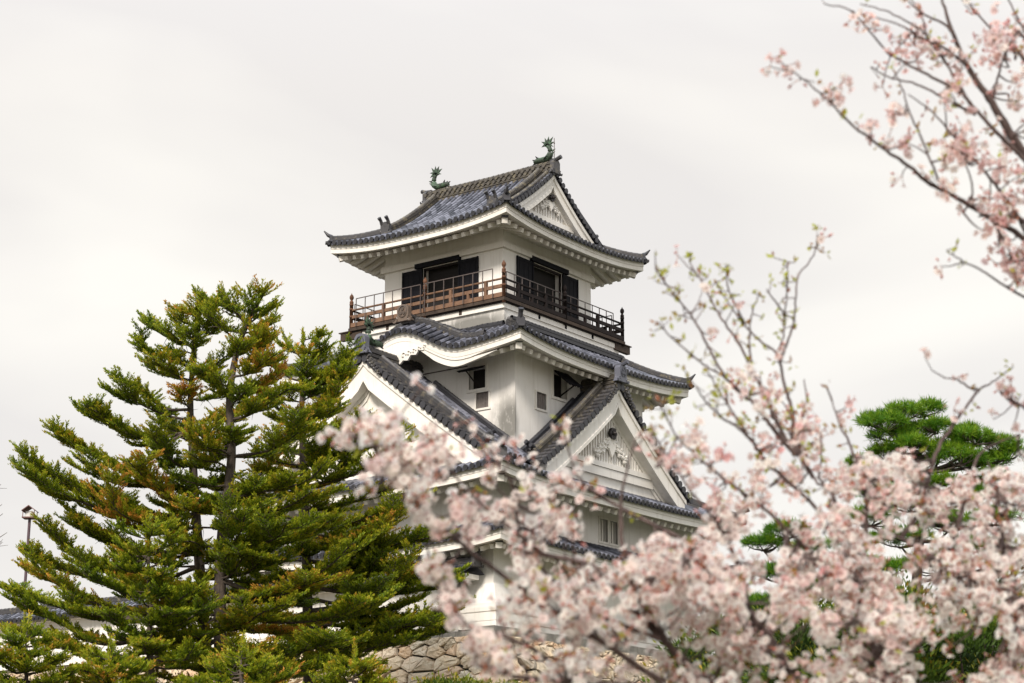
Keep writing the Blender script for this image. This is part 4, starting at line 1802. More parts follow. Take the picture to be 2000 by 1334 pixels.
q = MB()
ridge(q, [(DX, -2.25, 12.54), (DX, 44, 12.54)], .34, 2, .08, .10)
onigawara(q, (DX, -2.28, 12.45), (0, -1, 0), .55, .55, .16, False, True)
q.build('main_ridge', M_tile_ridge, rf)

# ================================================================== lamp post
lb = at(52, 1080, 100)
lp = thing('lamp_post', 'tall brown lamp post with a small roofed lantern left of the conifers', 'lamp post', (lb[0], lb[1], 9.9))
lt_ = at(58, 1013, 100)
q = MB()
q.tube([(lb[0], lb[1], 9.9), (lt_[0], lt_[1], lt_[2])], .078, 10)
M_lamp = flat('brown_lamp_paint', (0.075, 0.042, 0.055), .5)
q.build('pole', M_lamp, lp)
z0 = lt_[2]
c = np.array((lt_[0], lt_[1], 0))
r_, f_ = RIGHT, FWD_H
q = MB()
bx = lambda a, b, z: c + r_ * a + f_ * b + UPZ * z
q.bar(bx(-.34, 0, z0 + .03), bx(.34, 0, z0 + .03), .68, .06)
for a in (-.30, .30):
    for b in (-.30, .30):
        q.bar(bx(a, b, z0 + .05), bx(a, b, z0 + .42), .035, .035, r_)
for sg in (-1, 1):
    V = [bx(0, -.42, z0 + .66), bx(0, .42, z0 + .66), bx(sg * .36, .40, z0 + .40), bx(sg * .36, -.40, z0 + .40)]
    q.add(V + [v - UPZ * .05 for v in V], [(0, 1, 2, 3), (7, 6, 5, 4), (0, 3, 7, 4), (1, 0, 4, 5), (2, 1, 5, 6), (3, 2, 6, 7)])
lant = q.build('lantern', flat('rust_red_lamp_roof', (0.14, 0.062, 0.055), .6), lp)
q = MB()
q.bar(bx(-.20, 0, z0 + .22), bx(.16, 0, z0 + .22), .30, .30)
q.build('lamp_box', flat('pale_lamp_box', (0.6, 0.6, 0.58), .5), lant)

# ================================================================== conifers
def spline(pts, n):
    """smooth curve through points (Catmull-Rom)"""
    P = np.asarray(pts, float)
    P = np.concatenate([[2 * P[0] - P[1]], P, [2 * P[-1] - P[-2]]])
    m_ = len(P) - 3
    o_ = []
    for t in np.linspace(0, m_ - 1e-9, n):
        i = int(t)
        u = t - i
        a, b, c_, d_ = P[i:i + 4]
        o_.append(.5 * (2 * b + (c_ - a) * u + (2 * a - 5 * b + 4 * c_ - d_) * u * u + (3 * b - a - 3 * c_ + d_) * u ** 3))
    return np.array(o_)


def unit(v):
    return v / (np.linalg.norm(v, axis=-1, keepdims=True) + 1e-9)


class Leaves:
    def __init__(self):
        self.p, self.d, self.u, self.l, self.w, self.t = [], [], [], [], [], []

    def add(self, p, d, u, l, w_, t):
        self.p.append(p)
        self.d.append(d)
        self.u.append(u)
        self.l.append(l)
        self.w.append(w_)
        self.t.append(t)

    def build(self, name, mat, parent):
        p, d, u = np.concatenate(self.p), unit(np.concatenate(self.d)), np.concatenate(self.u)
        l, w_, t = np.concatenate(self.l)[:, None], np.concatenate(self.w)[:, None], np.concatenate(self.t)
        s = unit(np.cross(d, u))
        mb_ = MB()
        mb_.polys(np.stack([p, p + d * l * .45 + s * w_ / 2, p + d * l, p + d * l * .45 - s * w_ / 2], 1), 4, np.clip(t, 0, 1))
        return mb_.build(name, mat, parent)


def spray(lv, tw, pts, rng, dens, tone0, lmax, start=.25, upb=.22, lw=(.13, .036)):
    """side twigs and leaf shoots along a limb: flat layered sprays whose tips turn up"""
    pts = np.asarray(pts, float)
    seg = np.linalg.norm(np.diff(pts, axis=0), axis=1)
    cum = np.concatenate([[0], np.cumsum(seg)])
    Ltot = cum[-1]
    n = max(4, int(Ltot * dens))
    for k in range(n):
        t = start + (1 - start) * (k + rng.random() * .8) / n
        q = min(t, .999) * Ltot
        i = min(np.searchsorted(cum, q) - 1, len(seg) - 1)
        i = max(i, 0)
        p = pts[i] + (pts[i + 1] - pts[i]) * ((q - cum[i]) / seg[i])
        d = unit(pts[i + 1] - pts[i])
        sd = unit(np.cross(d, UPZ)) * (1 if k % 2 == 0 else -1)
        tt = (t - start) / (1 - start)
        ln = lmax * (.30 + .75 * math.sin(math.pi * (.18 + .74 * tt))) * rng.uniform(.45, 1.15) + .08
        dr = unit(d * rng.uniform(.5, 1.0) + sd * rng.uniform(.6, 1.1) + UPZ * rng.normal(upb * .5, .10))
        m_ = max(3, int(ln / .042))
        a = np.linspace(0.06, 1, m_)
        tp = p + dr * (a * ln)[:, None] + UPZ * (a ** 2 * ln * upb * .8)[:, None]
        tw.append((p, tp[len(tp) // 2], tp[-1]))
        tb = tone0 + rng.normal(0, .06)
        for rep in range(5):
            sdd = unit(np.cross(dr, UPZ)) * rng.choice([-1, 1], m_)[:, None]
            dd = dr * rng.uniform(.4, 1.0, m_)[:, None] + sdd * rng.uniform(.2, 1.0, m_)[:, None] + UPZ * rng.uniform(.05, 1.15, m_)[:, None]
            ll = lw[0] * rng.uniform(.6, 1.25, m_) * (1.1 - .35 * a)
            tn = tb + .30 * a ** 1.5 + rng.normal(0, .06, m_) - (.16 if rep == 0 else 0)
            lv.add(tp + rng.normal(0, .018, (m_, 3)), dd, unit(rng.normal(0, 1, (m_, 3)) + UPZ * .6), ll, lw[1] * rng.uniform(.7, 1.3, m_), tn)


def conifer(label, trunk_px, depth, r0, tips, auto, seed, tone=.42, group='conifers in front of the castle', hw=None, lmax=.60):
    """trunk_px: (x, y) from base to top; tips: [(x, y, depth offset, base y)]; auto: (count, y range, length)"""
    rng = np.random.default_rng(seed)
    tp = np.array([at(x, y, depth + (o_[0] if o_ else 0)) for x, y, *o_ in trunk_px])
    tr = spline(tp, 40)
    base = tr[0].copy()
    gz = np.array((base[0], base[1], 0.0))
    root = thing('conifer_tree', label, 'tree', gz, group)
    q_ = MB()
    full = np.concatenate([[gz, (gz + base) / 2], tr])
    tt = np.linspace(1, 0, len(full))
    q_.tube(full, r0 * (.12 + .95 * tt ** .9), 9)
    # py of each trunk node, so that branches start at a chosen height
    rel = tr - CAM
    dz = rel @ FW
    ty = CY - FPX * (rel @ UP) / dz
    q_.build('trunk', M_bark, root, True)
    lv, tw = Leaves(), []

    def limb(b, tip, r, dens, sag, tone_, lm):
        L_ = np.linalg.norm(tip - b)
        if rng.random() < .22:
            tone_ += .20
        m1 = b + (tip - b) * .35 + np.array((0, 0, -sag * L_)) + rng.normal(0, .045, 3) * L_
        m2 = b + (tip - b) * .72 + np.array((0, 0, -sag * L_ * .8)) + rng.normal(0, .045, 3) * L_
        c_ = spline([b, m1, m2, tip], 12)
        q2 = MB()
        q2.tube(c_, r * np.linspace(1, .18, 12) + .006, 5)
        q2.build('branch', M_bark, root, True)
        spray(lv, tw, c_, rng, dens, tone_, lm)
        for j in range(int(L_ * 2.2)):
            i = rng.integers(0, 7)
            v = unit(rng.normal(0, 1, 3) - UPZ * .5) * rng.uniform(.15, .5)
            tw.append((c_[i], c_[i] + v * .5 + rng.normal(0, .02, 3), c_[i] + v))
        # second-order limbs
        for j in range(int(L_ / .44)):
            i = rng.integers(2, 10)
            d = unit(c_[i + 1] - c_[i])
            sd = unit(np.cross(d, UPZ)) * rng.choice([-1, 1])
            l2 = min(1.6, L_ * rng.uniform(.24, .50))
            e = c_[i] + unit(d + sd * rng.uniform(.5, 1.1) + UPZ * rng.normal(.07, .06)) * l2
            mid = (c_[i] + e) / 2 - UPZ * l2 * .06
            cc = spline([c_[i], mid, e], 7)
            tw.append((cc[0], cc[3], cc[-1]))
            spray(lv, tw, cc, rng, dens, tone_ + rng.normal(0, .06), lm * .8, .1)

    for (x, y, dd, by, *rest) in tips:
        i = int(np.argmin(np.abs(ty - (y + .72 * (by - y)))))
        tip = at(x, y, depth + dd)
        L_ = np.linalg.norm(tip - tr[i])
        limb(tr[i], tip, .02 + .012 * L_, 11, rest[0] if rest else .09, tone + rng.normal(0, .06), lmax)
    n_, y0_, y1_, len_ = auto
    for k in range(n_):
        y = y0_ + (y1_ - y0_) * (k + rng.random()) / n_
        i = int(np.argmin(np.abs(ty - y)))
        f = (k + .5) / n_
        az = rng.uniform(0, 2 * math.pi)
        L_ = len_ * (.28 + .72 * f ** .8) * rng.uniform(.55, 1.1)
        d = np.array((math.cos(az), math.sin(az), .34 - .42 * f + rng.normal(0, .08)))
        limb(tr[i], tr[i] + unit(d) * L_, .015 + .010 * L_, 10, .05, tone + rng.normal(0, .09), lmax * .9)
    # leader
    spray(lv, tw, tr[26:], rng, 9, tone + .1, .5, .1, .5)
    q_ = MB()
    for a, b, c_ in tw:
        q_.tube([a, b, c_], [.012, .009, .004], 3, .5, 0, False)
    q_.build('twigs', M_twig, root)
    lv.build('foliage', M_fir, root)
    return root


conifer('tall conifer with two long branches reaching left toward the lamp post', [(402, 1334), (400, 1240), (388, 1080), (378, 920), (372, 780), (382, 670), (392, 590)], 62, .22,
        [(362, 608, .2, 640, .03), (418, 606, .1, 640, .03), (345, 630, .5, 670, .04), (432, 632, -.4, 668, .04), (402, 590, -.3, 618, .02), (292, 632, .3, 700), (268, 662, -.5, 735), (230, 742, .4, 810), (242, 770, -.8, 850, .03), (178, 798, 0, 868, .10), (185, 802, -.6, 866, .11), (130, 862, .8, 950), (150, 892, -1.0, 965), (62, 906, -.4, 1030, .10), (66, 934, -1.4, 1050, .10), (108, 946, .5, 1045), (105, 1046, -.6, 1120), (122, 985, .6, 1100), (205, 960, -2.2, 1060), (250, 900, -2.4, 1000), (290, 840, -2.0, 930),
         (300, 700, -1.5, 760), (320, 640, -.8, 690), (455, 690, -.8, 760), (470, 860, -1.6, 930), (510, 940, -2.0, 1010), (330, 820, 1.6, 880), (480, 790, 1.5, 850), (200, 1040, 1.2, 1100), (160, 1100, -1.6, 1180), (40, 1078, .6, 1190, .05), (70, 1110, -1.5, 1210), (250, 1130, -2.6, 1210), (520, 1080, -2.2, 1150), (345, 1010, -2.6, 1090)],
        (38, 600, 1330, 3.0), 1, .49)
conifer('tall conifer with the highest tip, its crown leaning right towards the castle', [(436, 1334), (430, 1240), (433, 1060), (452, 900), (449, 770), (468, 670), (505, 590), (520, 569)], 60.5, .22,
        [(388, 578, .2, 660, .03), (410, 600, -.6, 690), (437, 578, .5, 650), (480, 572, -.4, 620), (536, 622, 0, 672), (530, 598, .5, 640), (528, 655, -.6, 705), (520, 668, .6, 730), (540, 690, -.8, 745), (555, 720, .8, 790), (580, 760, -1.0, 840, .05), (600, 830, -1.6, 910), (640, 900, -1.2, 985, .08), (400, 720, -1.2, 780), (395, 830, -1.6, 900), (610, 960, -2.0, 1050), (660, 1010, -1.0, 1090), (690, 1060, -1.8, 1140), (560, 1020, -2.6, 1100), (480, 1000, -2.8, 1080), (640, 1130, -2.0, 1190), (720, 1170, -1.2, 1230), (560, 1180, -2.8, 1240), (350, 1150, -2.6, 1220), (300, 1240, -2.4, 1290), (500, 1260, -2.6, 1300), (680, 1250, -2.4, 1300), (590, 1300, -2.8, 1325)],
        (48, 585, 1330, 2.8), 2, .48)
conifer('broad bright green conifer closest to the left gable', [(604, 1334), (600, 1150), (594, 960), (590, 810), (592, 710), (592, 658)], 66, .20,
        [(624, 658, .1, 700, .03), (560, 664, .3, 715), (640, 680, -.5, 735), (682, 694, -.2, 768, .07), (676, 716, -.9, 790, .07), (668, 742, .4, 815), (662, 768, -.8, 840), (660, 720, -1.2, 780), (710, 818, -.4, 900, .08), (765, 856, -.6, 950, .07), (770, 880, -1.4, 970), (720, 850, -1.8, 930), (668, 790, -1.7, 860), (640, 850, -2.2, 930), (800, 930, .2, 1010), (830, 985, -.8, 1060, .06), (790, 1000, -1.8, 1080), (842, 1050, -.6, 1120, .05), (740, 1040, -2.2, 1110), (860, 1120, -.6, 1170, .04), (800, 1110, -1.8, 1180), (870, 1190, -.8, 1230, .04), (820, 1210, -2.0, 1250), (760, 1150, -2.4, 1210), (505, 760, -.6, 830), (520, 700, .4, 770), (540, 860, .6, 930), (700, 1250, -2.0, 1290), (780, 1255, -1.4, 1290), (850, 1150, -.2, 1195, .03), (845, 1222, -1.4, 1262, .03), (880, 1205, .3, 1240, .03), (770, 1090, -.9, 1140), (730, 1120, .4, 1165), (690, 1170, .8, 1215), (820, 1170, .9, 1215), (740, 1215, -.2, 1255), (650, 1200, .9, 1245), (600, 1240, 1.0, 1285), (800, 1060, .8, 1115), (750, 1010, .9, 1075), (690, 1080, .6, 1130)],
        (60, 665, 1330, 2.7), 3, .47)
conifer('short slender conifer in front of the white wall at lower left', [(293, 1334), (293, 1230), (290, 1110), (290, 1018)], 58, .12,
        [(225, 1060, 0, 1110), (345, 1075, .2, 1120), (180, 1130, -.5, 1180), (120, 1160, -.4, 1230), (60, 1190, .3, 1265, .04), (380, 1150, -.8, 1200), (410, 1190, -.6, 1240), (210, 1200, -1.4, 1250), (90, 1260, -.8, 1300), (380, 1260, -1.4, 1300), (20, 1150, .6, 1230, .04), (15, 1230, .2, 1290)],
        (32, 1030, 1330, 2.2), 4, .46, lmax=.55)


# ---------- low bushes at the foot of the stone wall
def bush(label, px, depth, rx, rz, seed, mat=M_bush, tone=.45, n=1400, group='bushes under the stone wall', cat='bush'):
    rng = np.random.default_rng(seed)
    c_ = at(px[0], px[1], depth)
    root = thing('bush', label, cat, (c_[0], c_[1], 0), group)
    q_ = MB()
    for k in range(9):
        a = rng.uniform(0, 6.28)
        e = c_ + np.array((math.cos(a) * rx * .6, math.sin(a) * rx * .6, rz * rng.uniform(-.2, .6)))
        g0 = np.array((c_[0], c_[1], max(0.0, c_[2] - rz * 2.2)))
        q_.tube(spline([g0, (g0 + e) / 2 + UPZ * .2, e], 6), [.05, .045, .04, .03, .02, .01], 5)
    q_.tube([(c_[0], c_[1], 0), (c_[0], c_[1], max(0.2, c_[2] - rz * 2.0))], .10, 6)
    q_.build('stem', M_bark, root)
    lv = Leaves()
    ks = 26
    for k in range(ks):
        v = unit(rng.normal(0, 1, 3))
        v[2] = abs(v[2]) * 1.1 - .55
        cc = c_ + v * np.array((rx, rx, rz)) * rng.uniform(.5, 1.0)
        m_ = n // ks
        off = rng.normal(0, 1, (m_, 3)) * np.array((.32, .32, .18)) * rx * .55
        d = unit(off + UPZ * .25 * rx + rng.normal(0, .12, (m_, 3)))
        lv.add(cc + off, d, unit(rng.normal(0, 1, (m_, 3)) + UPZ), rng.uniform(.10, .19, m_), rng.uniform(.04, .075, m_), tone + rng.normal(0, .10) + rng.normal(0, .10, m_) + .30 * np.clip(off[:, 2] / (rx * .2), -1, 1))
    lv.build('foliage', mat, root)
    return root


for i, (x, y, d, rx, rz, tn, lab) in enumerate([(880, 1346, 62, 1.3, .32, .50, 'flat bush under the largest pale boulders'), (1000, 1350, 62, .8, .3, .48, 'small bush under the stone wall corner beside the blossoms')]):
    bush(lab, (x, y), d, rx, rz, 30 + i, M_bush, tn, 2200)
for i, (x, yt, d, w_, lab) in enumerate([(50, 1222, 54, 120, 'young conifer filling the bottom left corner of the view'), (215, 1262, 55, 110, 'young conifer between the corner and the slender tree'), (470, 1262, 54, 130, 'young conifer in front of the twin trunks'), (690, 1282, 57, 120, 'young conifer beside the bare boulders of the stone wall')]):
    r7 = random.Random(90 + i)
    tps = []
    for k in range(16):
        f = (k + .5) / 16
        sg = -1 if k % 2 else 1
        tps.append((x + sg * w_ * (.18 + .82 * f) * r7.uniform(.7, 1.1), yt + 10 + 95 * f + r7.uniform(-8, 8), r7.uniform(-.8, .8), yt + 26 + 120 * f, .05))
    conifer(lab, [(x, 1420), (x + 2, 1340), (x, yt + 50), (x + 3, yt)], d, .08, tps, (16, yt + 20, 1400, 1.3), 70 + i, .46, 'young conifers at the lower left', lmax=.5)


# ================================================================== pines behind the blossoms
def pine(label, trunk_px, depth, pads, seed, group='pines beyond the cherry blossom', tone=.56):
    """pads: (x, y, half width px, half height px, depth offset)"""
    rng = np.random.default_rng(seed)
    tr = spline([at(x, y, depth) for x, y in trunk_px], 24)
    gz = np.array((tr[0][0], tr[0][1], 0.))
    root = thing('pine_tree', label, 'tree', gz, group)
    q_ = MB()
    q_.tube(np.concatenate([[gz], tr]), np.linspace(.20, .05, 25), 8)
    q_.build('trunk', M_bark, root, True)
    lv = Leaves()
    mpp = depth / 3900.
    for (x, y, w_, h_, dd) in pads:
        c_ = at(x, y, depth + dd)
        rx, rz = w_ * mpp * 1.12, h_ * mpp * 1.05
        i = int(np.argmin(np.linalg.norm(tr - (c_ - UPZ * .6), axis=1)))
        q_ = MB()
        under = c_ - UPZ * rz * .8
        q_.tube(spline([tr[i], (tr[i] + under) / 2 - UPZ * .15 + rng.normal(0, .08, 3), under], 9), np.linspace(.075, .03, 9), 6)
        for k in range(10):
            a = rng.uniform(0, 6.28)
            e = c_ + np.array((math.cos(a) * rx * .8, math.sin(a) * rx * .8, -rz * .1))
            q_.tube(spline([under, (under + e) / 2 - UPZ * .06 + rng.normal(0, .04, 3), e], 6), np.linspace(.03, .008, 6), 4)
        q_.build('branch', M_bark, root, True)
        nt_ = int(54 * rx / .6)
        for k in range(nt_):
            v = rng.normal(0, 1, 3)
            v /= np.linalg.norm(v)
            rr = rng.random() ** .4
            p = c_ + np.array((v[0] * rx, v[1] * rx, abs(v[2]) * rz * 1.1 - rz * .35)) * rr
            m_ = 30
            d = unit(rng.normal(0, .75, (m_, 3)) + UPZ * .7 + np.array((v[0], v[1], 0)) * .35)
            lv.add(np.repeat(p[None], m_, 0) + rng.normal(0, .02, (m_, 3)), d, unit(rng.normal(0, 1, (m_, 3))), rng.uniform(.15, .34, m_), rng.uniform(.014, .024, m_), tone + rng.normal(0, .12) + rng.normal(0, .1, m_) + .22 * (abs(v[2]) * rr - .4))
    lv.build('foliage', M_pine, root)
    return root


pine('green pine with flat cloud shaped pads rising above the blossoms', [(1800, 1334), (1790, 1150), (1800, 980), (1778, 860), (1760, 838), (1768, 800)], 60,
     [(1762, 806, 48, 20, 0), (1808, 800, 38, 16, .3), (1730, 826, 46, 20, -.4), (1700, 820, 26, 14, .2), (1790, 842, 40, 16, .4), (1826, 832, 30, 16, -.3), (1745, 852, 50, 14, .2), (1775, 870, 46, 20, -.5), (1730, 884, 36, 14, .3), (1838, 874, 44, 18, .2), (1880, 850, 30, 12, 0), (1905, 856, 50, 16, -.2), (1950, 868, 42, 18, .3), (1972, 884, 26, 16, .1), (1868, 892, 50, 24, -.4), (1905, 905, 40, 18, .3), (1945, 900, 34, 16, .2), (1890, 840, 22, 8, .5), (1680, 905, 26, 12, .4), (1790, 905, 40, 16, .5), (1930, 930, 36, 14, 0), (1760, 930, 46, 18, .2), (1830, 945, 50, 18, -.2), (1710, 960, 40, 16, .1), (1900, 965, 46, 18, .2), (1780, 985, 50, 20, 0), (1700, 1010, 56, 22, .3), (1850, 1020, 60, 24, -.2), (1940, 1010, 50, 20, .2), (1760, 1050, 60, 24, .4), (1900, 1070, 60, 24, 0), (1660, 1060, 50, 20, .2), (1830, 1100, 66, 26, .3), (1720, 1110, 60, 24, -.3), (1970, 1090, 50, 22, .2)], 51)
pine('lower dark pine glimpsed between blossoms right of the keep', [(1560, 1400), (1560, 1250), (1550, 1110), (1535, 1040)], 63,
     [(1535, 1036, 46, 20, 0), (1490, 1062, 40, 16, .3), (1580, 1070, 40, 18, -.3), (1415, 1165, 44, 20, .3), (1470, 1180, 50, 24, -.2), (1520, 1120, 50, 22, .2), (1600, 1150, 46, 20, .3), (1510, 1200, 60, 30, 0)], 52, tone=.42)
for i, (x, y, d, rx, rz, tn, lab) in enumerate([(1660, 1220, 40, 1.7, 1.2, .40, 'dark bush behind the lower blossoms right of the low pine'), (1790, 1200, 43, 1.8, 1.3, .46, 'mossy green bush behind the middle of the blossoms under the pine'), (1900, 1230, 41, 1.6, 1.2, .42, 'green bush behind the blossoms below the cloud pine'), (1985, 1190, 44, 1.5, 1.3, .40, 'bush behind the blossoms at the right edge of the view'), (1430, 1230, 46, 1.5, 1.1, .40, 'bush between the castle foot and the low pine'), (1540, 1260, 42, 1.6, 1.0, .44, 'wide bush at the foot of the low pine')]):
    bush(lab, (x, y + 45), d, rx * 1.1, rz * 1.55, 60 + i, M_bush, tn, 6500, 'bushes behind the cherry blossom')

# bare twigs of a tree just left of the view
rng = np.random.default_rng(77)
b0 = at(-60, 1200, 50)
bt = thing('bare_tree', 'bare grey tree at the left edge with a few thin twigs showing', 'tree', (b0[0], b0[1], 0))
q = MB()
q.tube(spline([(b0[0], b0[1], 0), b0, at(-70, 1000, 50), at(-60, 850, 50)], 14), np.linspace(.14, .03, 14), 7)
q.build('trunk', M_bark, bt)
q = MB()
for (x, y) in ((2, 946), (4, 985), (6, 1003), (14, 1040), (4, 1060), (-10, 920), (-5, 1020)):
    s_ = at(-65, y + 60, 50)
    e_ = at(x, y, 50)
    c_ = spline([s_, (s_ + e_) / 2 + UPZ * .05, e_], 8)
    q.tube(c_, np.linspace(.03, .006, 8), 4)
    for k in range(5):
        i = rng.integers(3, 7)
        q.tube([c_[i], c_[i] + unit(rng.normal(0, 1, 3) + RIGHT * .6 + UPZ * .4) * .28], [.008, .004], 3)
q.build('branch', M_twig, bt)

# ================================================================== flowering cherries near the camera
class Bloom:
    """flowers (five petals and a calyx), buds and young leaves collected as arrays"""

    def __init__(self, seed):
        self.r = np.random.default_rng(seed)
        self.c, self.n, self.R, self.t = [], [], [], []
        self.bud, self.budd, self.leaf, self.leafd = [], [], [], []
        self.stalk = []

    def cluster(self, p, k, spread=.035, tone=.6, buds=.15):
        r = self.r
        for _ in range(k):
            v = unit(r.normal(0, 1, 3))
            q_ = p + v * spread * r.uniform(.5, 1.25)
            if r.random() < buds:
                self.bud.append(q_)
                self.budd.append(unit(v + r.normal(0, .3, 3)))
            else:
                self.c.append(q_)
                self.n.append(unit(v + r.normal(0, .35, 3)))
                self.R.append(r.uniform(.0125, .0175))
                self.t.append(np.clip(tone + r.normal(0, .16), 0, 1))
            self.stalk.append((p, q_))

    def leaves(self, p, k, d=None):
        r = self.r
        for _ in range(k):
            v = unit(r.normal(0, 1, 3) + UPZ * .6 + (0 if d is None else d))
            self.leaf.append(p + r.normal(0, .006, 3))
            self.leafd.append(v)

    def build(self, root):
        r = self.r
        C_, N_ = np.array(self.c), np.array(self.n)
        R_, T_ = np.array(self.R)[:, None], np.array(self.t)
        a = unit(np.cross(N_, r.normal(0, 1, N_.shape)))
        b = np.cross(N_, a)
        m_ = MB()
        cup = r.uniform(.05, .55, (len(C_), 1))
        for k in range(5):
            an = k * 2 * math.pi / 5
            dk = a * math.cos(an) + b * math.sin(an)
            tk = -a * math.sin(an) + b * math.cos(an)
            P0 = C_ + dk * R_ * .08
            Pl = C_ + dk * R_ * .62 + tk * R_ * .47 + N_ * R_ * cup * .62
            Pr = C_ + dk * R_ * .62 - tk * R_ * .47 + N_ * R_ * cup * .62
            Ql = C_ + dk * R_ * .97 + tk * R_ * .24 + N_ * R_ * cup
            Qr = C_ + dk * R_ * .97 - tk * R_ * .24 + N_ * R_ * cup
            Pm = C_ + dk * R_ * .90 + N_ * R_ * cup * .92
            m_.polys(np.stack([P0, Pl, Ql, Pm, Qr, Pr], 1), 6, T_)
        m_.build('blossoms', M_petal, root)
        self.tw.build('twigs', M_cbark, root)
        m_ = MB()
        # calyx behind each flower, buds, stalks
        for k in range(3):
            an = k * 2.0944
            dk = a * math.cos(an) + b * math.sin(an)
            d2 = a * math.cos(an + 2.0944) + b * math.sin(an + 2.0944)
            m_.polys(np.stack([C_ + dk * R_ * .27 + N_ * R_ * .10, C_ + d2 * R_ * .27 + N_ * R_ * .10, C_ - N_ * R_ * .65], 1), 3, r.random(len(C_)) * .6)
        if self.bud:
            B_, D_ = np.array(self.bud), np.array(self.budd)
            u = unit(np.cross(D_, r.normal(0, 1, D_.shape)))
            v = np.cross(D_, u)
            for k in range(4):
                an = k * math.pi / 2
                e1 = u * math.cos(an) + v * math.sin(an)
                e2 = u * math.cos(an + math.pi / 2) + v * math.sin(an + math.pi / 2)
                m_.polys(np.stack([B_, B_ + D_ * .007 + e1 * .0055, B_ + D_ * .007 + e2 * .0055], 1), 3, .2)
                m_.polys(np.stack([B_ + D_ * .007 + e1 * .0055, B_ + D_ * .019, B_ + D_ * .007 + e2 * .0055], 1), 3, .3, 1)
        s0, s1 = np.array([q_[0] for q_ in self.stalk]), np.array([q_[1] for q_ in self.stalk])
        sv_ = unit(np.cross(s1 - s0, r.normal(0, 1, s0.shape))) * .0011
        m_.polys(np.stack([s0 - sv_, s0 + sv_, s1 + sv_, s1 - sv_], 1), 4, .7)
        m_.build('calyxes', [M_calyx, M_petal], root)
        if self.leaf:
            P_, D_ = np.array(self.leaf), np.array(self.leafd)
            s_ = unit(np.cross(D_, r.normal(0, 1, D_.shape)))
            ln = r.uniform(.014, .030, (len(P_), 1))
            m_ = MB()
            m_.polys(np.stack([P_, P_ + D_ * ln * .45 + s_ * ln * .23, P_ + D_ * ln, P_ + D_ * ln * .45 - s_ * ln * .23], 1), 4, r.random(len(P_)))
            m_.build('young_leaves', M_young, root)


def cherry(label, base_px, limbs, seed, trunk_z=1.2):
    """limbs: (pixel polyline tip -> root, depth at tip, depth at root, root radius, flowers per metre, buds share, leaves per metre, tone)"""
    bl = Bloom(seed)
    r = bl.r
    fork = at(*base_px)
    root = thing('cherry_tree', label, 'tree', (fork[0], fork[1], 0), 'flowering cherries near the camera')
    q_ = MB()
    q_.tube(spline([(fork[0] + .05, fork[1], 0), (fork[0], fork[1] + .03, fork[2] * .5), fork], 8), np.linspace(.16, .11, 8), 10)
    q_.build('trunk', M_cbark, root, True)
    nodes = []
    tw = bl.tw = MB()
    for (px_, d0, d1, rad, fl, bu, lf, tone) in limbs:
        n = len(px_)
        W = np.array([at(x, y, d0 + (d1 - d0) * i / (n - 1)) for i, (x, y) in enumerate(px_)])
        c_ = spline(W, max(12, n * 5))
        c_ = c_ + r.normal(0, .0012, c_.shape)
        Lc = np.linalg.norm(np.diff(c_, axis=0), axis=1).sum()
        q_ = MB()
        q_.tube(c_, np.linspace(.0020, rad, len(c_)), 7)
        q_.build('branch', M_cbark, root, True)
        nodes.append(c_)
        k = int(Lc * fl)
        for j in range(k):
            t = r.random() ** 1.0
            i = int(t * (len(c_) - 1))
            p = c_[i]
            ln = r.uniform(.015, .11)
            e = p + unit(r.normal(0, 1, 3) + UPZ * .3) * ln
            tw.tube([p, (p + e) / 2 + r.normal(0, .004, 3), e], [.0028, .0022, .0016], 4, .5, 0, False)
            bl.cluster(e, r.integers(3, 7), r.uniform(.022, .036), tone + r.normal(0, .1), bu)
            if r.random() < .25:
                bl.leaves(e, 2)
        for j in range(int(Lc * lf)):
            i = int(r.random() ** 1.6 * (len(c_) - 1))
            p = c_[i]
            ln = r.uniform(.01, .06)
            e = p + unit(r.normal(0, 1, 3) + UPZ * .5) * ln
            tw.tube([p, e], [.002, .0014], 4, .5, 0, False)
            bl.leaves(e, r.integers(2, 6))
    return root, bl, nodes


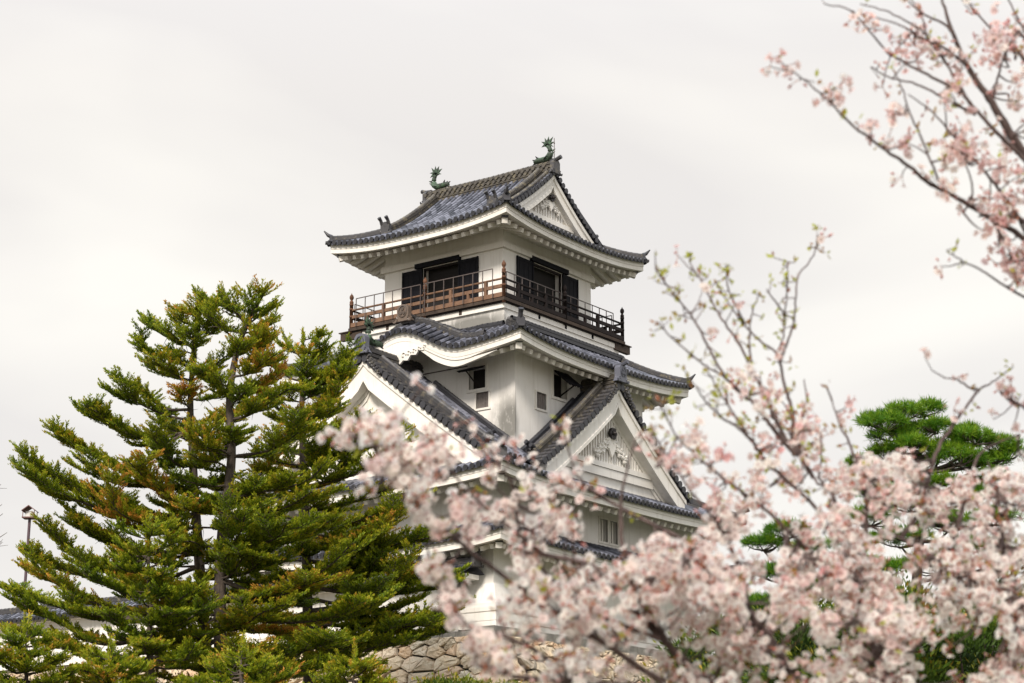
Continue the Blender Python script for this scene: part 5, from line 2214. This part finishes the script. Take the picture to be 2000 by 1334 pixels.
def fill(root, bl, nodes, regions):
    """clusters between the limbs, each on its own twig grown from the nearest limb"""
    r = bl.r
    A = np.concatenate(nodes)
    rel = A - CAM
    ax = CX + FPX * (rel @ RIGHT) / (rel @ FW)
    ay = CY - FPX * (rel @ UP) / (rel @ FW)
    dep = rel @ FWD_H
    tw = bl.tw
    for (poly, cnt, tone, bu, gap) in regions:
        P = np.array(poly, float)
        lo, hi = P.min(0), P.max(0)
        done = 0
        tries = 0
        ph = r.uniform(0, 6.28, 6)
        while done < cnt and tries < cnt * 60:
            tries += 1
            x, y = r.uniform(lo[0], hi[0]), r.uniform(lo[1], hi[1])
            ins = False
            for i in range(len(P)):
                (xa, ya), (xb, yb) = P[i], P[i - 1]
                if (ya > y) != (yb > y) and x < (xb - xa) * (y - ya) / (yb - ya) + xa:
                    ins = not ins
            if not ins:
                continue
            f = math.sin(x * .021 + ph[0] + 1.3 * math.sin(y * .017 + ph[1])) + math.sin(y * .026 + ph[2] + 1.1 * math.sin(x * .019 + ph[3])) + .6 * math.sin((x + y) * .05 + ph[4])
            if f < gap + r.normal(0, .35):
                continue
            i = int(np.argmin((ax - x) ** 2 + (ay - y) ** 2 + r.uniform(0, 4000, len(ax))))
            e = at(x, y, dep[i] + r.normal(0, .28))
            p = A[i]
            mid = (p + e) / 2 + r.normal(0, .02, 3) - UPZ * .02
            tw.tube(spline([p, mid, e], 6), np.linspace(.0042, .0018, 6), 4, .5, 0, False)
            bl.cluster(e, r.integers(4, 9), r.uniform(.026, .042), tone + r.normal(0, .2), bu)
            if r.random() < .5:
                c2 = e + r.normal(0, .035, 3)
                bl.cluster(c2, r.integers(3, 6), .028, tone + r.normal(0, .12), bu)
            if r.random() < .35:
                bl.leaves(e, 3)
            done += 1


B_ = (1800, 1760, 5.6)
F_ = [(1760, 1560), (1800, 1760)]
limbsA = [
    ([(690, 852), (740, 885), (770, 925), (820, 985), (890, 1052), (965, 1112), (1078, 1190), (1200, 1270), (1310, 1345), (1500, 1480), (1800, 1760)], 4.7, 5.6, .0105, 6.5, .12, 3, .82),
    ([(845, 838), (880, 915), (943, 988), (1022, 1050), (1060, 1080), (1158, 1108), (1228, 1180), (1295, 1250), (1352, 1306), (1520, 1450), (1800, 1760)], 5.0, 5.6, .013, 9, .12, 2, .82),
    ([(960, 880), (1000, 950), (1010, 1010), (1040, 1090), (1150, 1190), (1290, 1250)], 5.1, 5.35, .007, 10, .15, 2, .82),
    ([(1100, 840), (1130, 930), (1200, 985), (1326, 1053), (1377, 1111), (1413, 1156), (1461, 1193), (1514, 1263), (1548, 1330), (1640, 1480), (1800, 1760)], 5.4, 5.6, .018, 7, .15, 3, .78),
    ([(1240, 860), (1215, 960), (1215, 1060), (1240, 1150), (1300, 1250)], 5.3, 5.4, .011, 3.5, .5, 4, .5),
    ([(1557, 889), (1595, 941), (1623, 957), (1639, 1026), (1648, 1065), (1673, 1125), (1690, 1200), (1745, 1400), (1800, 1760)], 6.1, 5.6, .018, 11, .15, 2, .72),
    ([(1280, 526), (1319, 579), (1349, 615), (1372, 655), (1405, 717), (1425, 747), (1464, 780), (1491, 813), (1514, 842), (1557, 889)], 6.0, 6.1, .008, 4, .7, 34, .55),
    ([(1281, 628), (1313, 661), (1349, 691), (1382, 717), (1411, 734), (1440, 760)], 5.9, 6.05, .004, 1, .8, 34, .4),
    ([(1347, 513), (1372, 552), (1392, 592), (1418, 635), (1444, 671), (1464, 714), (1484, 750), (1500, 780), (1517, 823), (1545, 880)], 6.2, 6.1, .0075, 5, .5, 26, .55),
    ([(1398, 552), (1425, 595), (1454, 635), (1484, 664), (1514, 687), (1524, 711), (1530, 744), (1540, 776), (1550, 816), (1548, 859), (1590, 935)], 6.3, 6.1, .0075, 7, .4, 20, .6),
    ([(1598, 460), (1586, 503), (1560, 539), (1553, 592), (1550, 631), (1537, 671), (1524, 707)], 6.4, 6.25, .0045, 3, .7, 20, .5),
    ([(1538, 513), (1537, 569), (1533, 618), (1530, 658), (1520, 687)], 6.2, 6.2, .0035, 3, .7, 40, .5),
    ([(1497, 565), (1517, 592), (1533, 618)], 6.1, 6.2, .004, 0, .7, 40, .35),
    ([(1382, 724), (1402, 760), (1425, 796), (1444, 826), (1471, 866), (1494, 898), (1560, 960), (1640, 1030)], 5.8, 6.0, .0065, 6, .5, 28, .6),
    ([(1355, 750), (1378, 783), (1411, 816), (1438, 833), (1470, 860)], 5.7, 5.85, .005, 3, .6, 40, .45),
    ([(1290, 790), (1320, 850), (1360, 890), (1420, 940), (1500, 1000), (1600, 1090), (1670, 1125)], 5.6, 5.9, .007, 8, .4, 28, .65),
    ([(1275, 850), (1310, 900), (1350, 960), (1400, 1020), (1440, 1100), (1465, 1195)], 5.5, 5.5, .007, 8, .4, 20, .65),
    ([(1418, 519), (1421, 559), (1438, 598), (1454, 631)], 6.1, 6.25, .004, 0, .7, 50, .4),
    ([(1482, 575), (1467, 615), (1464, 658), (1466, 714)], 6.1, 6.15, .004, 3, .6, 30, .4),
    ([(1570, 740), (1575, 790), (1560, 850), (1565, 900)], 6.3, 6.15, .006, 9, .3, 4, .6),
    ([(1640, 1012), (1740, 1042), (1800, 1075), (1870, 1115), (1960, 1160), (2020, 1185), (2120, 1260), (2080, 1500), (1800, 1760)], 6.3, 5.6, .021, 10, .12, 2, .74),
    ([(1980, 715), (1940, 745), (1915, 760), (1890, 790), (1865, 825), (1830, 880), (1810, 950), (1790, 1010), (1760, 1048)], 6.4, 6.3, .009, 4, .4, 8, .5),
    ([(1842, 738), (1870, 742), (1895, 758), (1912, 762)], 6.4, 6.4, .005, 16, .3, 2, .55),
    ([(1950, 762), (1975, 785), (2005, 800), (2060, 850), (2120, 1000), (2120, 1260)], 6.5, 6.3, .010, 14, .3, 2, .5),
    ([(1845, 1100), (1875, 1010), (1895, 940), (1920, 880), (1990, 850)][::-1], 6.5, 6.4, .010, 10, .2, 2, .55),
    ([(1625, 780), (1640, 830), (1665, 880), (1690, 960), (1690, 1050), (1680, 1130)], 6.4, 6.2, .009, 7, .4, 14, .5),
    ([(1600, 830), (1605, 880), (1600, 930), (1620, 960)], 6.3, 6.15, .005, 7, .4, 10, .45),
    ([(1930, 900), (1950, 980), (1960, 1060), (1960, 1160)], 6.2, 6.1, .008, 10, .2, 2, .6),
    ([(1100, 1330), (1060, 1280), (980, 1240), (920, 1225), (885, 1190)][::-1], 4.8, 5.2, .008, 10, .15, 2, .78),
    ([(930, 1300), (1000, 1320), (1100, 1330), (1310, 1345)], 4.9, 5.3, .012, 12, .12, 2, .78),
]
rootA, blA, nodesA = cherry('flowering cherry filling the lower right with pale pink blossom', B_, limbsA, 101)
fill(rootA, blA, nodesA, [
    ([(1090, 1290), (1130, 1180), (1060, 1100), (985, 1040), (1000, 930), (1080, 970), (1120, 1010), (1150, 1060), (1240, 1085), (1330, 1045), (1420, 1045), (1500, 1000), (1600, 930), (1690, 905), (1760, 890), (1830, 930), (1900, 935), (2030, 890), (2030, 1360), (1120, 1360)], 390, .88, .16, 0.0),
    ([(1250, 1085), (1450, 1040), (1660, 905), (1760, 890), (2030, 930), (2030, 1360), (1250, 1360)], 240, .82, .18, -.2),
    ([(670, 830), (720, 820), (830, 830), (900, 850), (1000, 860), (1060, 900), (1000, 1000), (930, 1060), (850, 1050), (800, 960), (740, 900)], 30, .85, .10, .2),
    ([(800, 1000), (930, 985), (950, 1050), (870, 1060), (890, 1170), (840, 1130)], 12, .85, .1, -.5),
    ([(950, 1070), (1120, 1020), (1200, 1120), (1150, 1280), (1020, 1330), (930, 1250)], 34, .88, .12, -.2),
    ([(1260, 880), (1400, 780), (1530, 700), (1600, 860), (1650, 930), (1560, 980), (1400, 1010), (1280, 1000)], 40, .68, .3, -.2),
])
for (x, y, d, k) in ((685, 847, 4.7, 9), (746, 829, 4.8, 9), (767, 855, 4.8, 7), (842, 860, 4.8, 14), (876, 883, 4.9, 14), (824, 903, 4.9, 10), (775, 919, 4.8, 14), (784, 941, 4.8, 12), (898, 995, 4.9, 16), (826, 1015, 4.9, 12), (865, 1031, 4.9, 14), (921, 1022, 5.0, 12), (1097, 838, 5.4, 7), (1095, 941, 5.2, 9), (1124, 941, 5.2, 7), (860, 1108, 4.9, 10), (840, 1118, 4.9, 7), (880, 1155, 4.9, 11), (893, 1190, 4.8, 8), (938, 1235, 4.8, 8), (928, 1270, 4.9, 9), (963, 1270, 4.9, 10), (948, 1300, 4.9, 10), (824, 757, 4.7, 3), (1395, 985, 5.5, 8), (1420, 1005, 5.5, 9), (1445, 1020, 5.6, 10), (1400, 1035, 5.5, 9), (1430, 1050, 5.5, 10), (1380, 1050, 5.4, 8), (1460, 990, 5.6, 8)):
    e = at(x, y, d)
    A = np.concatenate(nodesA)
    i = int(np.argmin(np.linalg.norm(A - e, axis=1)))
    blA.tw.tube(spline([A[i], (A[i] + e) / 2 - UPZ * .01, e], 6), np.linspace(.004, .002, 6), 4, .5, 0, False)
    blA.cluster(e, k, .034, .8, .06)
blA.build(rootA)

limbsB = [
    ([(1830, -40), (1840, 0), (1860, 60), (1890, 130), (1930, 190), (1960, 240), (2000, 300), (2080, 400), (2300, 700), (2450, 1300)], 6.0, 6.2, .024, 2.5, .5, 1, .5),
    ([(1765, -5), (1800, 25), (1850, 52), (1875, 95)], 6.0, 6.05, .006, 8, .6, 4, .45),
    ([(1870, -20), (1930, 50), (1970, 80), (2010, 130), (2100, 260), (2300, 700)], 6.3, 6.2, .011, 9, .6, 2, .42),
    ([(1610, 8), (1665, 24), (1725, 94), (1762, 120), (1819, 150), (1875, 180), (1905, 214), (1950, 262), (2000, 311), (2080, 400)], 5.8, 6.1, .0085, 6.5, .6, 6, .45),
    ([(1755, -30), (1796, 22), (1815, 79), (1845, 120), (1879, 176), (1905, 214)], 6.1, 6.0, .005, 6, .6, 4, .42),
    ([(1680, 8), (1740, 25), (1800, 60), (1815, 79)], 6.0, 6.05, .004, 9, .6, 8, .5),
    ([(1700, 30), (1760, 50), (1800, 75), (1845, 95), (1890, 130)], 5.9, 6.05, .005, 10, .6, 3, .42),
    ([(1540, 132), (1609, 187), (1665, 244), (1725, 289), (1770, 322), (1819, 360), (1875, 390), (1931, 424), (2000, 465), (2120, 560), (2300, 700)], 5.5, 6.2, .012, 9, .5, 4, .5),
    ([(1755, 154), (1766, 187), (1781, 232), (1800, 270), (1830, 343), (1850, 378)], 5.7, 5.8, .0045, 7, .4, 16, .5),
    ([(1774, 184), (1819, 217), (1856, 259), (1894, 300), (1931, 345), (1969, 394), (2000, 435), (2120, 560)], 5.8, 6.1, .007, 10, .5, 5, .5),
    ([(1850, 490), (1880, 510), (1920, 530), (1960, 556), (2000, 580), (2120, 640), (2300, 700)], 5.8, 6.2, .006, 4, .6, 6, .45),
    ([(1960, -20), (1985, 30), (2010, 80), (2100, 260)], 6.4, 6.25, .007, 8, .6, 2, .4),
    ([(1940, 190), (1948, 150), (1965, 100), (1990, 60)][::-1], 6.1, 6.1, .005, 14, .4, 3, .3),
    ([(1700, 130), (1735, 150), (1790, 165), (1850, 195), (1905, 225)], 5.9, 6.0, .005, 9, .5, 8, .35),
    ([(1880, 415), (1900, 380), (1890, 330), (1880, 300)][::-1], 5.8, 5.9, .004, 16, .3, 2, .5),
    ([(1990, 560), (1975, 500), (1950, 450), (1930, 420)], 5.9, 6.0, .006, 16, .35, 2, .35),
    ([(2010, 470), (1985, 420), (1960, 380), (1920, 330)][::-1], 5.9, 6.1, .006, 14, .35, 2, .4),
]
rootB, blB, nodesB = cherry('flowering cherry whose branches with pink buds reach in at upper right', (2450, 1300, 6.2), limbsB, 102)
fill(rootB, blB, nodesB, [
    ([(1900, 60), (2030, 40), (2030, 260), (1960, 200)], 20, .48, .45, -.4),
    ([(1930, 300), (2030, 320), (2030, 590), (1900, 480), (1900, 420)], 20, .5, .4, -.3),
    ([(1680, 20), (1850, 60), (1900, 200), (1790, 130)], 10, .48, .5, -.2),
    ([(1800, 230), (1900, 280), (1900, 350), (1840, 330)], 8, .55, .2, -.3),
])
for (x, y, d, k) in ((1537, 128, 5.5, 7), (1648, 158, 5.5, 6), (1610, 195, 5.55, 8), (1633, 190, 5.5, 6), (1748, 220, 5.7, 9), (1848, 372, 5.7, 11), (1868, 300, 5.8, 9), (1910, 318, 5.8, 8), (1690, 40, 5.8, 7), (1950, 80, 6.1, 8), (1985, 160, 6.1, 9), (1920, 450, 5.9, 8), (1985, 540, 6.0, 10)):
    e = at(x, y, d)
    A = np.concatenate(nodesB)
    i = int(np.argmin(np.linalg.norm(A - e, axis=1)))
    blB.tw.tube(spline([A[i], (A[i] + e) / 2 - UPZ * .01, e], 6), np.linspace(.004, .002, 6), 4, .5, 0, False)
    blB.cluster(e, k, .034, .55, .15)
blB.build(rootB)
